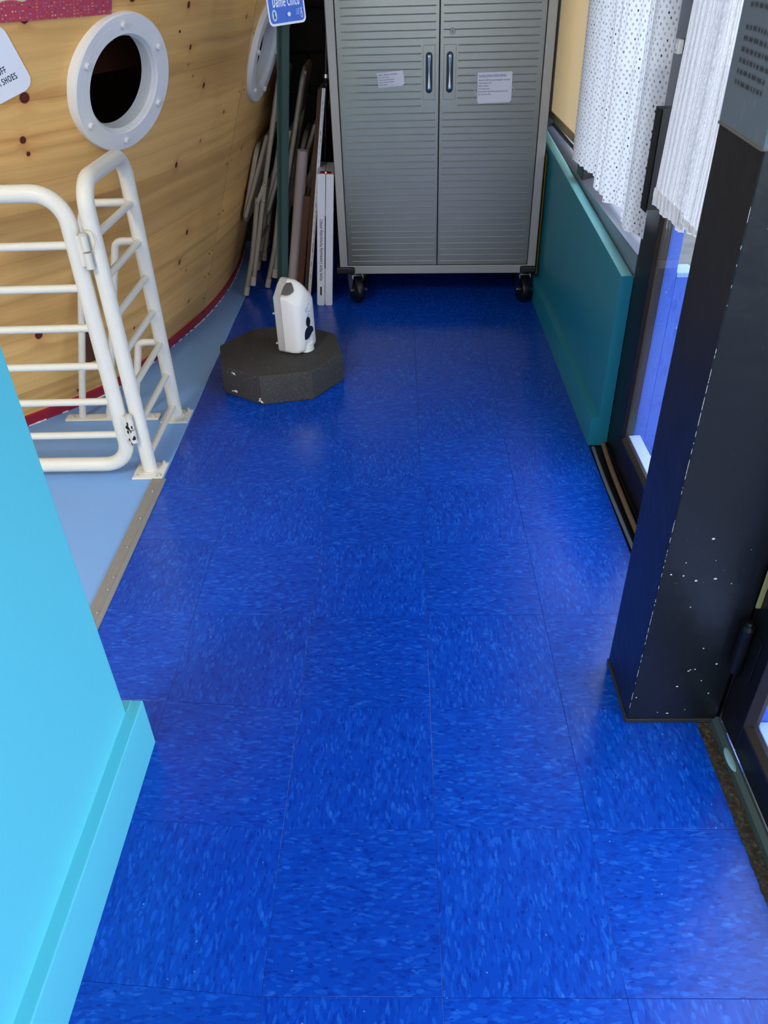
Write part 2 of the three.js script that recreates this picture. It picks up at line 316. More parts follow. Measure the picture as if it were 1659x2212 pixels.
  { const g = new THREE.PlaneGeometry(1, 1), pg = [];
    const quad = (a, b, c2, d, u0, u1) => { const q = new THREE.BufferGeometry(); q.setAttribute('position', new THREE.Float32BufferAttribute([...a, ...b, ...c2, ...a, ...c2, ...d], 3)); q.setAttribute('uv', new THREE.Float32BufferAttribute([u0, 0, u1, 0, u1, 1, u0, 0, u1, 1, u0, 1], 2)); q.computeVertexNormals(); return q; };
    const yA = 1.192, yB = 1.185, yT = 1.64, xo = 0.4356, zo = -0.5636;
    pg.push(quad([xo, yA, -0.745], [xo, yB, -0.566], [xo, yT, -0.566], [xo, yT, -0.745], 0, 0.86));
    pg.push(quad([xo, yB, -0.566], [0.4385, yB, zo], [0.4385, yT, zo], [xo, yT, -0.566], 0.86, 0.88));
    pg.push(quad([0.4385, yB, zo], [0.475, 1.215, zo], [0.475, yT, zo], [0.4385, yT, zo], 0.88, 1));
    g.dispose(); part('sheet', mergeGeometries(pg), NM, nt);
    part('edge', pipe([V(xo, yA - 0.002, -0.745), V(xo, yB - 0.002, -0.567), V(0.4395, yB - 0.002, zo), V(0.475, 1.213, zo)], 0.0022, 0.002, 30, 6), mat(0x6f6a60, 0.5), nt, 'brownish glued lower edge');
  }

  // door next to the post and further glazing towards the camera
  const door = structure('door_1', 'black framed glass door at the right edge, hinged on the post', [0.66, 0, -0.1]);
  part('stile', bx(0.638, 0.662, 0.0255, 2.3, -0.556, -0.470, 0.003), M.frameBlack, door);
  part('stile', bx(0.638, 0.70, 0.0255, 2.3, 0.36, 0.45, 0.003), M.frameBlack, door);
  part('bottom_rail', bx(0.638, 0.662, 0.0255, 0.10, -0.470, 0.36, 0.003), M.frameBlack, door);
  part('top_rail', bx(0.638, 0.70, 2.2, 2.3, -0.470, 0.36, 0.003), M.frameBlack, door);
  { const g = extrude([[0.638, 0.10], [0.639, 0.105], [0.652, 0.115], [0.66, 0.115], [0.66, 0.09]], 0.83, 0); g.translate(0, 0, -0.470); part('glazing_bead', metricUV(g.toNonIndexed()), M.bronze, door); }
  { const g = extrude([[-0.470, -0.6385], [-0.455, -0.652], [-0.455, -0.66], [-0.470, -0.66]].map(([z, x]) => [-x, -z]), 2.1, 0); g.rotateX(-Math.PI / 2); g.translate(0, 0.1, 0); part('glazing_bead', metricUV(g.toNonIndexed()), M.bronze, door); }
  part('glass', bx(0.655, 0.659, 0.1, 2.2, -0.46, 0.37, 0), M.glass, door);
  const hinge = part('hinge', mergeGeometries([cyl(V(0.622, 0.195, -0.540), V(0.622, 0.315, -0.540), 0.013, 0.013, 20), cyl(V(0.622, 0.315, -0.540), V(0.622, 0.325, -0.540), 0.0145, 0.011, 20), cyl(V(0.622, 0.323, -0.540), V(0.622, 0.331, -0.540), 0.009, 0.006, 16)]), mat(0x191b1e, 0.35, 0.6), door, 'thick black barrel hinge');
  part('hinge_leaf', bx(0.6345, 0.6375, 0.20, 0.31, -0.545, -0.50, 0.001), M.black, hinge);
  part('weatherstrip', bx(0.628, 0.6375, 0.36, 0.52, -0.553, -0.548, 0.001), mat(0x8c8a58, 0.7), door, 'yellowed weatherstrip');
  const sill = thing('door_threshold', 'grey green aluminium threshold bar along the foot of the glass door', 'threshold', [0.63, 0, 0]);
  { const g = extrude([[0.620, -0.004], [0.623, 0.014], [0.632, 0.024], [0.637, 0.024], [0.637, -0.004]], 1.1, 0); g.translate(0, 0, -0.56); part('bar', metricUV(g.toNonIndexed()), mat(0x4f6163, 0.42, 0.55), sill); }
  { const g = new THREE.SphereGeometry(0.012, 12, 8); g.scale(0.8, 0.4, 2.6); g.translate(0.6255, 0.018, -0.452); part('scraped_patch', g, mat(0x7fa6b0, 0.6), sill, 'pale blue paint scraped on the bar'); }
  const w3 = structure('window_3', 'glazed shop front continuing behind the camera', [0.7, 0, 2]);
  for (const z of [0.455, 1.35, 2.25, 3.1]) part('mullion', bx(0.638, 0.76, 0, 2.9, z, z + 0.1, 0.003), M.frameBlack, w3);
  part('bottom_rail', bx(0.64, 0.76, 0.0, 0.12, 0.555, 3.1, 0.003), M.frameBlack, w3);
  part('top_rail', bx(0.638, 0.76, 2.3, 2.42, -0.56, 3.1, 0.003), M.frameBlack, w3);
  part('glass', bx(0.69, 0.696, 0.12, 2.3, 0.555, 3.1, 0), M.glass, w3);
  part('header_wall', bx(0.66, 0.76, 2.42, 2.9, -0.56, 3.2, 0), M.white, w3);
}

// ---------------------------------------------------------------- outdoors
{
  const pave = dataTex(512, 512, (x, y) => { const n = 0.30 + 0.08 * vnoise(x / 40, y / 40, 1) + 0.1 * hash(x, y, 5) - 0.05; return [n * 1.0, n * 1.0, n * 1.0]; }, true);
  const sw = structure('ground', 'grey concrete pavement outside the windows');
  part('pavement', bx(0.8, 14, -0.5, -0.2, -14, 10, 0), mat(0xffffff, 0.9, 0, { map: tex(pave, 0.7) }), sw);
  part('pavement', bx(-14, 0.79, -0.5, -0.2, 3.42, 10, 0), mat(0xffffff, 0.9, 0, { map: tex(pave, 0.7) }), sw);
  part('curb_wall', bx(0.66, 0.79, -0.5, -0.06, -4.5, 3.4, 0), mat(0x555555, 0.9), sw);
  const blueTex = canvasTex(512, 1024, (c, w, h) => {
    c.fillStyle = '#3f62c4'; c.fillRect(0, 0, w, h);
    for (let i = 0; i < 900; i++) { c.strokeStyle = `rgba(150,175,240,${rr(0.05, 0.3)})`; c.lineWidth = rr(0.5, 1.4); c.beginPath(); const x = rnd() * w, y = rnd() * h; c.moveTo(x, y); c.lineTo(x + rr(-3, 3), y + rr(6, 60)); c.stroke(); }
    for (let i = 0; i < 500; i++) { c.fillStyle = `rgba(40,62,160,${rr(0.1, 0.4)})`; c.beginPath(); c.ellipse(rnd() * w, rnd() * h, rr(1, 8), rr(2, 18), 0, 0, 7); c.fill(); }
    for (let i = 0; i < 70; i++) { c.fillStyle = `rgba(215,228,250,${rr(0.4, 0.9)})`; c.fillRect(rnd() * w, rnd() * h, rr(1, 2.4), rr(2, 10)); }
  });
  const bm = mat(0xffffff, 0.55, 0, { map: tex(blueTex, 1.6, 0.9) });
  const pil = thing('outdoor_jamb', 'tall scratched blue painted boards outside the narrow glazed light', 'jamb', [0.74, -0.2, -1.9]);
  part('board', bx(0.674, 0.704, -0.2, 2.9, -1.765, -1.640, 0.002), bm, pil);
  part('board', bx(0.7045, 0.738, -0.2, 2.9, -1.765, -1.643, 0.002), bm, pil);
  const pil2 = thing('outdoor_jamb', 'short blue painted boards outside the glass door at the right edge of the photo', 'jamb', [0.71, -0.2, -0.5]);
  part('board', bx(0.664, 0.70, -0.2, 2.4, -0.558, -0.476, 0.002), bm, pil2); part('board', bx(0.7005, 0.76, -0.2, 2.4, -0.56, -0.480, 0.002), bm, pil2);
  part('sill', bx(0.664, 0.74, 0.05, 0.112, -0.475, 0.44, 0.003), mat(0x9db8ec, 0.45), pil2, 'pale blue outer sill');
  const low = thing('outdoor_ledge', 'low blue painted ledge with pale top outside the narrow glazed light', 'ledge', [0.78, -0.2, -2]);
  part('body', bx(0.739, 0.792, -0.2, 0.632, -1.72, -1.646, 0.002), bm, low);
  part('cap', bx(0.739, 0.794, 0.6325, 0.648, -1.72, -1.643, 0.003), mat(0x7fa3e6, 0.5), low, 'light blue top of the ledge');
}

// ---------------------------------------------------------------- wooden play ship
const FLARE = 0.35;
const hullAt = (() => {
  const B = [[-3.1, -1.0], [-2.4, -1.26], [-1.75, -1.72], [-1.6, -1.86], [-1.468, -1.99], [-1.342, -2.125], [-1.248, -2.255], [-1.18, -2.421], [-1.106, -2.69], [-1.023, -3.05], [-0.985, -3.419], [-0.987, -3.795], [-1.02, -4.2]];
  const c = new THREE.CatmullRomCurve3(B.map(([x, z]) => V(x, 0, z)), false, 'catmullrom', 0.5);
  c.arcLengthDivisions = 800; const L = c.getLengths(800); let s0 = 0;
  { let best = 9; for (let i = 0; i <= 800; i++) { const p = c.getPoint(i / 800), d = Math.hypot(p.x + 1.75, p.z + 1.72); if (d < best) { best = d; s0 = L[i]; } } }
  const total = L[800];
  const f = (s, h, out = 0) => {
    const u = clamp((s + s0) / total, 0, 1), p = c.getPointAt(u), t = c.getTangentAt(u), n = V(-t.z, 0, t.x);
    const k = 1 / Math.hypot(1, FLARE), q = V(p.x + n.x * FLARE * h, h, p.z + n.z * FLARE * h);
    q.x += n.x * out * k; q.z += n.z * out * k; q.y -= FLARE * out * k; f.n = V(n.x * k, -FLARE * k, n.z * k); f.t = t; f.up = V(n.x * FLARE * k, k, n.z * FLARE * k);
    return q;
  };
  f.min = -s0; f.max = total - s0; return f;
})();
const PORTS = [[0.748, 1.118], [1.715, 1.105]];
const woodTex = (() => {
  const S0 = -0.5, SW = 3.2, HH = 1.8, W = 2048, H = 1152;
  const knots = [[0.989, 1.3, 13], [1.029, 1.18, 11], [1.163, 1.05, 13], [1.029, 0.81, 14], [1.195, 0.515, 15], [1.163, 0.4, 14], [1.317, 0.17, 10], [0.54, 1.30, 13], [0.52, 1.118, 20], [0.503, 1.01, 14], [0.512, 0.97, 9], [0.466, 0.37, 22], [0.769, 1.33, 12], [1.657, 0.74, 11], [0.584, 0.075, 9], [0.854, 0.235, 8], [1.2, 0.86, 7], [1.07, 1.09, 5], [1.03, 1.13, 4], [0.35, 0.75, 14], [0.1, 1.2, 14], [1.9, 0.5, 12], [2.1, 0.9, 12], [0.69, 0.66, 7], [1.24, 0.34, 6], [1.45, 1.24, 8], [1.38, 0.93, 7]];
  return dataTex(W, H, (px, py) => {
    const s = S0 + px / W * SW, h = py / H * HH; let hh = h, dark = 0, red = 0, halo = 0;
    for (const [ks, kh, r] of knots) {
      const R = r / 1350, dx = (s - ks) / (R * 0.8), dy = (h - kh) / R, q = dx * dx + dy * dy; if (Math.abs(dx) > 14 || Math.abs(dy) > 8) continue;
      hh += Math.sign(dy) * R * 1.6 * Math.exp(-q / 9) * Math.min(1, Math.abs(dy));
      if (q < 1.15) { const e = Math.sqrt(q); red = Math.max(red, 1 - clamp((e - 0.85) / 0.22)); dark = Math.max(dark, e > 0.62 ? 1 : 0.55 + 0.3 * hash(px >> 1, py >> 1, 4)); }
      halo = Math.max(halo, Math.exp(-q / 5) * 0.5, Math.exp(-(dx * dx) / 60 - dy * dy / 1.2) * 0.35);
    }
    const plank = Math.floor(h * 4.6 + 0.3), ph = hash(plank, s > 1.52 ? 3 : 1, 8);
    const warp = 0.03 * vnoise(s * 2.2, h * 7, 31) + 0.012 * vnoise(s * 6, h * 20, 37) + hh;
    const g1 = vnoise(s * 1.6 + plank * 9, warp * 46, 33), g2 = vnoise(s * 3 + 5, warp * 150, 34), g3 = vnoise(s * 14, warp * 420, 35), big = vnoise(s * 1.4, h * 3 + plank, 36);
    let k = 0.95 + 0.10 * (big - 0.5) + 0.05 * (ph - 0.5) - 0.10 * Math.pow(g1, 2.4) - 0.035 * g2 - 0.03 * g3;
    let r = 0.99 * k, g = 0.795 * k * (1 - 0.05 * g1), b = 0.495 * k * (1 - 0.10 * g1);
    r *= 1 - 0.16 * halo; g *= 1 - 0.33 * halo; b *= 1 - 0.42 * halo;
    if (red > 0) { const rr2 = 0.40 - 0.22 * (dark - 0.5), gg = 0.19 - 0.12 * (dark - 0.5), bb = 0.12 - 0.08 * (dark - 0.5); r += (rr2 - r) * red; g += (gg - g) * red; b += (bb - b) * red; }
    return [r, g, b];
  }, true);
})();
{
  const ship = thing('play_ship', 'large wooden play ship of knotty pine planks with white portholes and a red foot', 'play ship', [-1.3, 0, -2.4]);
  const wood = mat(0xffffff, 0.42, 0, { map: woodTex, specularIntensity: 0.6 });
  const woodUV = (s, h) => [(s + 0.5) / 3.2, h / 1.8];
  const rows = [0.045, 0.152, 0.40, 0.655, 0.885, 1.11, 1.315, 1.55, 1.8], spans = [[-0.48, 1.5195], [1.5215, 2.66]];
  for (const [sa, sb] of spans) for (let k = 0; k + 1 < rows.length; k++) {
    const ha = rows[k] + 0.0003, hb = rows[k + 1] - 0.0003, nu = Math.round((sb - sa) / 0.018), nv = Math.round((hb - ha) / 0.02), v = [], uv = [], ix = [];
    const inHole = (s, h) => PORTS.some(([ps, ph]) => { const a = hullAt(ps, ph), b = hullAt(s, h); return a.distanceTo(b) < 0.142; });
    const keep = (s, h) => !inHole(s, h);
    const id = []; for (let j = 0; j <= nv + 2; j++) { id.push([]); for (let i = 0; i <= nu; i++) {
      const jj = clamp(j - 1, 0, nv), h = ha + (hb - ha) * jj / nv, s = sa + (sb - sa) * i / nu, out = j === 0 || j === nv + 2 ? -0.012 : (j === 0 || j === nv + 2 ? 0 : 0);
      const p = hullAt(s, h, out); v.push(p.x, p.y, p.z); uv.push(...woodUV(s, h)); id[j].push(v.length / 3 - 1); } }
    for (let j = 0; j < nv + 2; j++) for (let i = 0; i < nu; i++) {
      const h = ha + (hb - ha) * clamp((j - 0.5) / nv, 0, 1), s = sa + (sb - sa) * (i + 0.5) / nu; if (!keep(s, h)) continue;
      const a = id[j][i], b = id[j][i + 1], c = id[j + 1][i], d = id[j + 1][i + 1]; ix.push(a, b, d, a, d, c);
    }
    if (!ix.length) continue;
    const g = new THREE.BufferGeometry(); g.setAttribute('position', new THREE.Float32BufferAttribute(v, 3)); g.setAttribute('uv', new THREE.Float32BufferAttribute(uv, 2)); g.setIndex(ix);
    part('plank', toCreasedNormals(g, 0.5), wood, ship);
  }
  // red foot of the hull and the white bead below it
  const strip = (h0, h1, out, thick) => {
    const v = [], ix = [], n = 180; for (let i = 0; i <= n; i++) { const s = -0.48 + (2.66 + 0.48) * i / n; for (const [h, o] of [[h0, out], [h1, out], [h1, out - thick], [h0, out - thick]]) { const p = hullAt(s, h, o); v.push(p.x, Math.max(p.y, 0.0032), p.z); } }
    for (let i = 0; i < n; i++) for (let k = 0; k < 4; k++) { const a = i * 4 + k, b = i * 4 + (k + 1) % 4, c = a + 4, d = b + 4; ix.push(a, c, b, b, c, d); }
    const g = new THREE.BufferGeometry(); g.setAttribute('position', new THREE.Float32BufferAttribute(v, 3)); g.setAttribute('uv', new THREE.Float32BufferAttribute(new Float32Array(v.length / 3 * 2), 2)); g.setIndex(ix); return toCreasedNormals(g, 0.6);
  };
  part('base_strip', strip(0.006, 0.05, 0.009, 0.02), mat(0xa5152f, 0.4), ship, 'red painted foot strip');
  { const gs = []; for (let i = 0; i < 120; i++) { if (hash(i, 3, 3) < 0.35) continue; const s0 = -0.1 + i * 0.0225, p = hullAt(s0, 0.0, 0.014), q = hullAt(s0 + 0.0225, 0, 0.014); p.y = q.y = 0.0045; gs.push(cyl(p, q, 0.0028 * (0.5 + hash(i, 1, 1)), 0.0028 * (0.5 + hash(i, 2, 1)), 6)); } part('caulk', mergeGeometries(gs), M.white, ship, 'white bead of caulk').userData.kind = 'stuff'; }
  // pairs of screws down the joint of the planks
  const brass = mat(0xc9a55e, 0.25, 1), steel = mat(0x3c3832, 0.4, 0.8);
  const scr = new THREE.SphereGeometry(0.0048, 10, 6); scr.scale(1, 0.5, 1);
  const screw = (s, h, m) => { const p = hullAt(s, h, 0.001); const o = mesh('screw', scr, m, ship); o.position.set(p.x + 1.3, p.y, p.z + 2.4); o.quaternion.setFromUnitVectors(V(0, 1, 0), hullAt.n); };
  for (const [s, h] of [[1.546, 1.18], [1.50, 0.985], [1.548, 0.985], [1.498, 0.715], [1.542, 0.722], [1.50, 0.505], [1.545, 0.508], [1.465, 0.342], [1.5, 0.346], [1.46, 0.235], [1.5, 0.235], [1.49, 0.12]]) screw(s, h, brass);
  screw(0.955, 1.232, steel);
  // portholes: ring, inner tube, rim and six bolts
  const ringW = mat(0xe2e1de, 0.45, 0.0, { bumpMap: tex(wobble, 6), bumpScale: 0.0006 });
  PORTS.forEach(([s, h], pi) => {
    const c = hullAt(s, h, 0.004), n = hullAt.n.clone(), up = hullAt.up.clone(), rt = new THREE.Vector3().crossVectors(up, n);
    const B = new THREE.Matrix4().makeBasis(rt, up, n).setPosition(c);
    const R = 0.197, r = 0.139;
    const lat = (pts) => { const g = new THREE.LatheGeometry(pts.map(([a, b]) => new THREE.Vector2(a, b)), 72); g.rotateX(Math.PI / 2); return toCreasedNormals(g, 0.5).applyMatrix4(B); };
    const ring = part('porthole', lat([[r, -0.02], [r, 0.008], [r + 0.004, 0.012], [R - 0.004, 0.012], [R, 0.008], [R, -0.022]]), ringW, ship);
    part('inner_tube', lat([[r + 0.012, 0.0], [r - 0.003, 0.002], [r - 0.007, -0.004], [r - 0.006, -0.045], [r + 0.004, -0.047], [r + 0.008, -0.02]]), ringW, ring);
    for (let k = 0; k < 6; k++) { const a = (95 + 60 * k + (pi ? 20 : 0)) * Math.PI / 180, g = new THREE.CylinderGeometry(0.0095, 0.0108, 0.012, 14); g.rotateX(Math.PI / 2); g.translate(Math.cos(a) * 0.168, Math.sin(a) * 0.168, 0.0165); part('bolt', g.applyMatrix4(B), ringW, ring); }
  });
  // dim cabin behind the portholes
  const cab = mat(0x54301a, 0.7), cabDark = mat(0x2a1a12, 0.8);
  const inner = (h0, h1, out) => { const v = [], ix = [], n = 80; for (let i = 0; i <= n; i++) { const s = -0.48 + 3.14 * i / n; for (const h of [h0, h1]) { const p = hullAt(s, h, out - (h > 1 ? 0.1 : 0)); v.push(p.x, p.y, p.z); } } for (let i = 0; i < n; i++) { const a = 2 * i; ix.push(a, a + 2, a + 1, a + 1, a + 2, a + 3); } const g = new THREE.BufferGeometry(); g.setAttribute('position', new THREE.Float32BufferAttribute(v, 3)); g.setAttribute('uv', new THREE.Float32BufferAttribute(new Float32Array(v.length / 3 * 2), 2)); g.setIndex(ix); g.computeVertexNormals(); return g; };
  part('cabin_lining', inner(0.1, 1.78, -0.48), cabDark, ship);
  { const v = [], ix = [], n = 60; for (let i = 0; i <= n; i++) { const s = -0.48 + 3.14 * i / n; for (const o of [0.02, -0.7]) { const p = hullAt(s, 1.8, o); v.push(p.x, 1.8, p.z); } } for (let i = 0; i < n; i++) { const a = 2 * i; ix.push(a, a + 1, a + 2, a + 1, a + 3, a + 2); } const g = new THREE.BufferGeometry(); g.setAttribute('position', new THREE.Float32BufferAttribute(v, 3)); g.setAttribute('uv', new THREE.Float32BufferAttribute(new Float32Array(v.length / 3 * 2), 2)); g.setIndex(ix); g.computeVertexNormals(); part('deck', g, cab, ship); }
  { const p = hullAt(0.70, 1.0, -0.3), a = Math.atan2(hullAt.n.x, hullAt.n.z), g = bx(-0.03, 0.03, -0.9, 0.7, -0.04, 0.04, 0.003); g.rotateZ(-0.08); g.rotateY(a); g.translate(p.x, p.y, p.z); part('cabin_post', g, cab, ship); }
  { const p = hullAt(0.86, 1.155, -0.36), a = Math.atan2(hullAt.n.x, hullAt.n.z); const g = bx(-0.18, 0.3, -0.16, -0.004, -0.05, 0.05, 0.003); g.rotateY(a); g.translate(p.x, p.y, p.z); const sh = part('cabin_shelf', g, cab, ship); const e = bx(-0.18, 0.3, -0.004, 0.012, -0.05, 0.055, 0.002); e.rotateY(a); e.translate(p.x, p.y, p.z); part('shelf_edge', e, mat(0x9a9a98, 0.6), sh); }

  // paper things stuck on the hull
  const onHull = (s0, s1, h0, h1, tilt, rad, out, shape) => {     // a bent sheet following the planks, from a 2-D outline grid
    const nu = 72, nv = 14, v = [], uv = [], ix = []; const cs = (s0 + s1) / 2, ch = (h0 + h1) / 2;
    for (let j = 0; j <= nv; j++) for (let i = 0; i <= nu; i++) {
      let a = i / nu * 2 - 1, b = j / nv * 2 - 1; const w = (s1 - s0) / 2, hh = (h1 - h0) / 2; let x = a * w, y = b * hh;
      if (shape) [x, y] = shape(a, b, w, hh);
      const s = cs + x * Math.cos(tilt) - y * Math.sin(tilt), h = ch + x * Math.sin(tilt) + y * Math.cos(tilt), p = hullAt(s, h, out);
      v.push(p.x, p.y, p.z); uv.push(x / w / 2 + 0.5, y / hh / 2 + 0.5);
    }
    for (let j = 0; j < nv; j++) for (let i = 0; i < nu; i++) { const a = j * (nu + 1) + i, b = a + 1, c = a + nu + 1, d = c + 1; ix.push(a, b, d, a, d, c); }
    const g = new THREE.BufferGeometry(); g.setAttribute('position', new THREE.Float32BufferAttribute(v, 3)); g.setAttribute('uv', new THREE.Float32BufferAttribute(uv, 2)); g.setIndex(ix); g.computeVertexNormals(); return g;
  };
  const rounded = (rad) => (a, b, w, h) => { let x = a * w, y = b * h; const dx = Math.abs(x) - (w - rad), dy = Math.abs(y) - (h - rad); if (dx > 0 && dy > 0) { const l = Math.max(dx, dy), q = Math.hypot(dx, dy), k = l / q; x = Math.sign(x) * (w - rad + dx * k); y = Math.sign(y) * (h - rad + dy * k); } return [x, y]; };
  const np = hullAt(0.4, 1.2);
  const sign = thing('shoe_notice', 'white rounded notice asking for shoes off stuck on the wooden hull', 'notice', [np.x, np.y, np.z]);
  part('sheet', onHull(0.189, 0.529, 1.08, 1.25, 0.36, 0.03, 0.0025, rounded(0.032)), mat(0xffffff, 0.35, 0, { map: canvasTex(1024, 512, (c, w, h) => { c.fillStyle = '#eef0f6'; c.fillRect(0, 0, w, h); c.fillStyle = '#2a3140'; c.textAlign = 'right'; c.font = 'bold 58px sans-serif'; c.save(); c.translate(w * 0.88, 0); c.scale(0.66, 1.1); c.fillText('TAKE OFF', 0, 300); c.restore(); c.save(); c.translate(w * 0.925, 0); c.scale(0.66, 1.1); c.fillText('YOUR SHOES', 0, 366); c.restore(); }) }), sign);
  const bp = hullAt(0.45, 1.33);
  const ban = thing('scalloped_border', 'red glittery scalloped paper border stuck across the planks above the porthole', 'paper border', [bp.x, bp.y, bp.z]);
  const gl = canvasTex(512, 256, (c, w, h) => { c.fillStyle = '#bd4658'; c.fillRect(0, 0, w, h); for (let i = 0; i < 2200; i++) { c.fillStyle = ['#d98a55', '#7a4a86', '#c75b66', '#e7c68f', '#83324a', '#8d86b8'][Math.floor(rnd() * 6)]; c.globalAlpha = rr(0.4, 0.9); const s = 10; c.fillRect(Math.floor(rnd() * w / s) * s + 2, Math.floor(rnd() * h / s) * s + 2, rr(3, 6), rr(3, 6)); } c.globalAlpha = 1; });
  part('border', onHull(0.15, 0.722, 1.299, 1.346, 0, 0, 0.0035, (a, b, w, h) => { const t = Math.abs(Math.sin((a * w) / 0.052 * Math.PI)); return [a * w, b > 0 ? b * h * (0.72 + 0.28 * Math.sqrt(t)) : b * h]; }), mat(0xffffff, 0.4, 0.1, { map: tex(gl, 1.6, 0.26) }), ban);
  const pp = thing('cream_paper', 'cream paper panel above the red scalloped border on the hull', 'paper', [bp.x, bp.y + 0.1, bp.z]);
  part('sheet', onHull(0.1, 0.615, 1.322, 1.62, 0, 0, 0.002), mat(0xd8cfb4, 0.8), pp);
}

// ---------------------------------------------------------------- gate, railing, floor strip
{
  const px = -0.92, zA = -1.632, zB = -2.014, H = 0.936;
  const rail = thing('railing', 'white painted pipe railing with seven rungs fixed to the light blue floor', 'railing', [px, 0, -1.82]);
  part('frame', pipe([V(px, 0.008, zA), V(px, H, zA), V(px, H, zB), V(px, 0.008, zB)], 0.0235, 0.075, 140, 20), M.pipe, rail);
  for (const y of [0.79, 0.668, 0.55, 0.43, 0.31, 0.188, 0.06]) part('rung', cyl(V(px, y, zA), V(px, y, zB), 0.0112), M.pipe, rail);
  const weld = (x, y, z, r) => { const g = new THREE.TorusGeometry(r, 0.004, 6, 20); g.rotateX(Math.PI / 2); g.translate(x, y, z); return g; };
  for (const z of [zA, zB]) {
    const plate = part('base_plate', bx(px - 0.052, px + 0.052, 0.0035, 0.010, z - 0.05, z + 0.05, 0.002), M.pipe, rail);
    part('weld', weld(px, 0.012, z, 0.025), M.pipe, plate);
    for (const a of [-0.039, 0.039]) for (const b of [-0.038, 0.038]) part('bolt', mergeGeometries([cyl(V(px + a, 0.01, z + b), V(px + a, 0.017, z + b), 0.0085, 0.008, 6), cyl(V(px + a, 0.016, z + b), V(px + a, 0.023, z + b), 0.0045, 0.004, 8)]), M.pipe, plate);
  }
  // bent stays behind the railing, leaning out like the hull
  for (const [xb, yt, xt] of [[-1.283, 0.79, -1.088], [-1.179, 0.667, -1.003], [-1.078, 0.31, -1.003]]) part('stay', pipe([V(xb, 0.012, zB), V(xt, yt, zB), V(px, yt, zB)], 0.0125, 0.02, 60, 14), M.pipe, rail);
  const bar = part('floor_bar', bx(-1.345, -0.985, 0.0035, 0.013, zB - 0.022, zB + 0.022, 0.003), M.pipe, rail);
  for (const x of [-1.318, -1.15, -1.14, -1.01]) part('bolt', cyl(V(x, 0.012, zB + 0.004), V(x, 0.021, zB + 0.004), 0.008, 0.0075, 6), M.pipe, bar);

  const gz = -1.618, gx = -0.975;
  const gate = thing('safety_gate', 'white painted pipe gate with seven cross bars hinged on the railing', 'gate', [-1.5, 0.04, gz]);
  part('frame', pipe([V(-2.12, 0.913, gz), V(gx, 0.913, gz), V(gx, 0.046, gz), V(-2.12, 0.046, gz), V(-2.12, 0.88, gz)], 0.024, 0.085, 220, 20), M.pipe, gate);
  for (const y of [0.773, 0.65, 0.528, 0.404, 0.281, 0.160]) part('cross_bar', cyl(V(-2.11, y - 0.008, gz), V(gx, y, gz), 0.0118), M.pipe, gate);
  for (const [y, worn] of [[0.76, 0], [0.19, 1]]) {
    const hx = -0.936, hz = gz + 0.022;
    const hg = part('hinge', mergeGeometries([cyl(V(hx, y + 0.003, hz), V(hx, y + 0.047, hz), 0.0115, 0.0115, 14), cyl(V(hx, y - 0.047, hz), V(hx, y - 0.002, hz), 0.0115, 0.0115, 14), cyl(V(hx, y + 0.045, hz), V(hx, y + 0.052, hz), 0.0125, 0.009, 14)]), M.pipe, gate, worn ? 'hinge barrel with flaked paint' : 'hinge barrel painted over');
    part('leaf', bx(gx + 0.01, hx - 0.003, y - 0.043, y + 0.043, hz - 0.012, hz - 0.004, 0.002), M.pipe, hg);
    if (worn) { const gs = []; for (let i = 0; i < 14; i++) { const q = new THREE.SphereGeometry(1, 6, 5); q.scale(rr(0.002, 0.005), rr(0.003, 0.009), 0.0022); q.translate(hx + rr(-0.011, 0.008), y + rr(-0.05, 0.03), hz + 0.0098); gs.push(q); } part('bare_metal', mergeGeometries(gs), mat(0x2a2826, 0.5, 0.5), hg); }
    else part('wire', pipe([V(px - 0.02, y + 0.056, -1.612), V(px + 0.008, y + 0.058, -1.605), V(px + 0.014, y + 0.02, -1.603), V(px - 0.004, y - 0.002, -1.600)], 0.0012, 0.03, 30, 6), mat(0xc9bd86, 0.6), hg, 'loop of yellowed cord');
  }

  const strip = thing('transition_strip', 'ribbed grey metal strip screwed along the edge of the light blue floor', 'floor strip', [-0.88, 0.003, -1.2]);
  const w = 0.0235, prof = [[-w, 0.002]];
  for (let i = 0; i <= 16; i++) { const x = -w + 0.001 + (2 * w - 0.012) * i / 16; prof.push([x, 0.0075 - (i & 1) * 0.0009]); }
  prof.push([0.0135, 0.0086], [0.0145, 0.0072]); for (let i = 0; i <= 6; i++) prof.push([0.015 + i * 0.0012, 0.0072 - i * 0.0005 - (i & 1) * 0.0008]); prof.push([w, 0.0012], [w, 0]); prof.push([-w, 0]);
  const len = 1.585 - 0.5, g = extrude(prof, len, 0); g.rotateY(-0.006); g.translate(-0.8795, 0.0012, -1.585);
  part('bar', metricUV(g.toNonIndexed()), mat(0x96938c, 0.4, 0.2, { bumpMap: tex(grit, 20), bumpScale: 0.0002 }), strip);
  for (const z of [-1.502, -1.352, -1.21, -1.075, -1.022, -0.93]) { const q = new THREE.SphereGeometry(0.0055, 12, 6); q.scale(1, 0.35, 1); q.translate(-0.879 + (z + 1.585) * 0.0, 0.0105, z); part('screw', q, M.chrome, strip); }
}

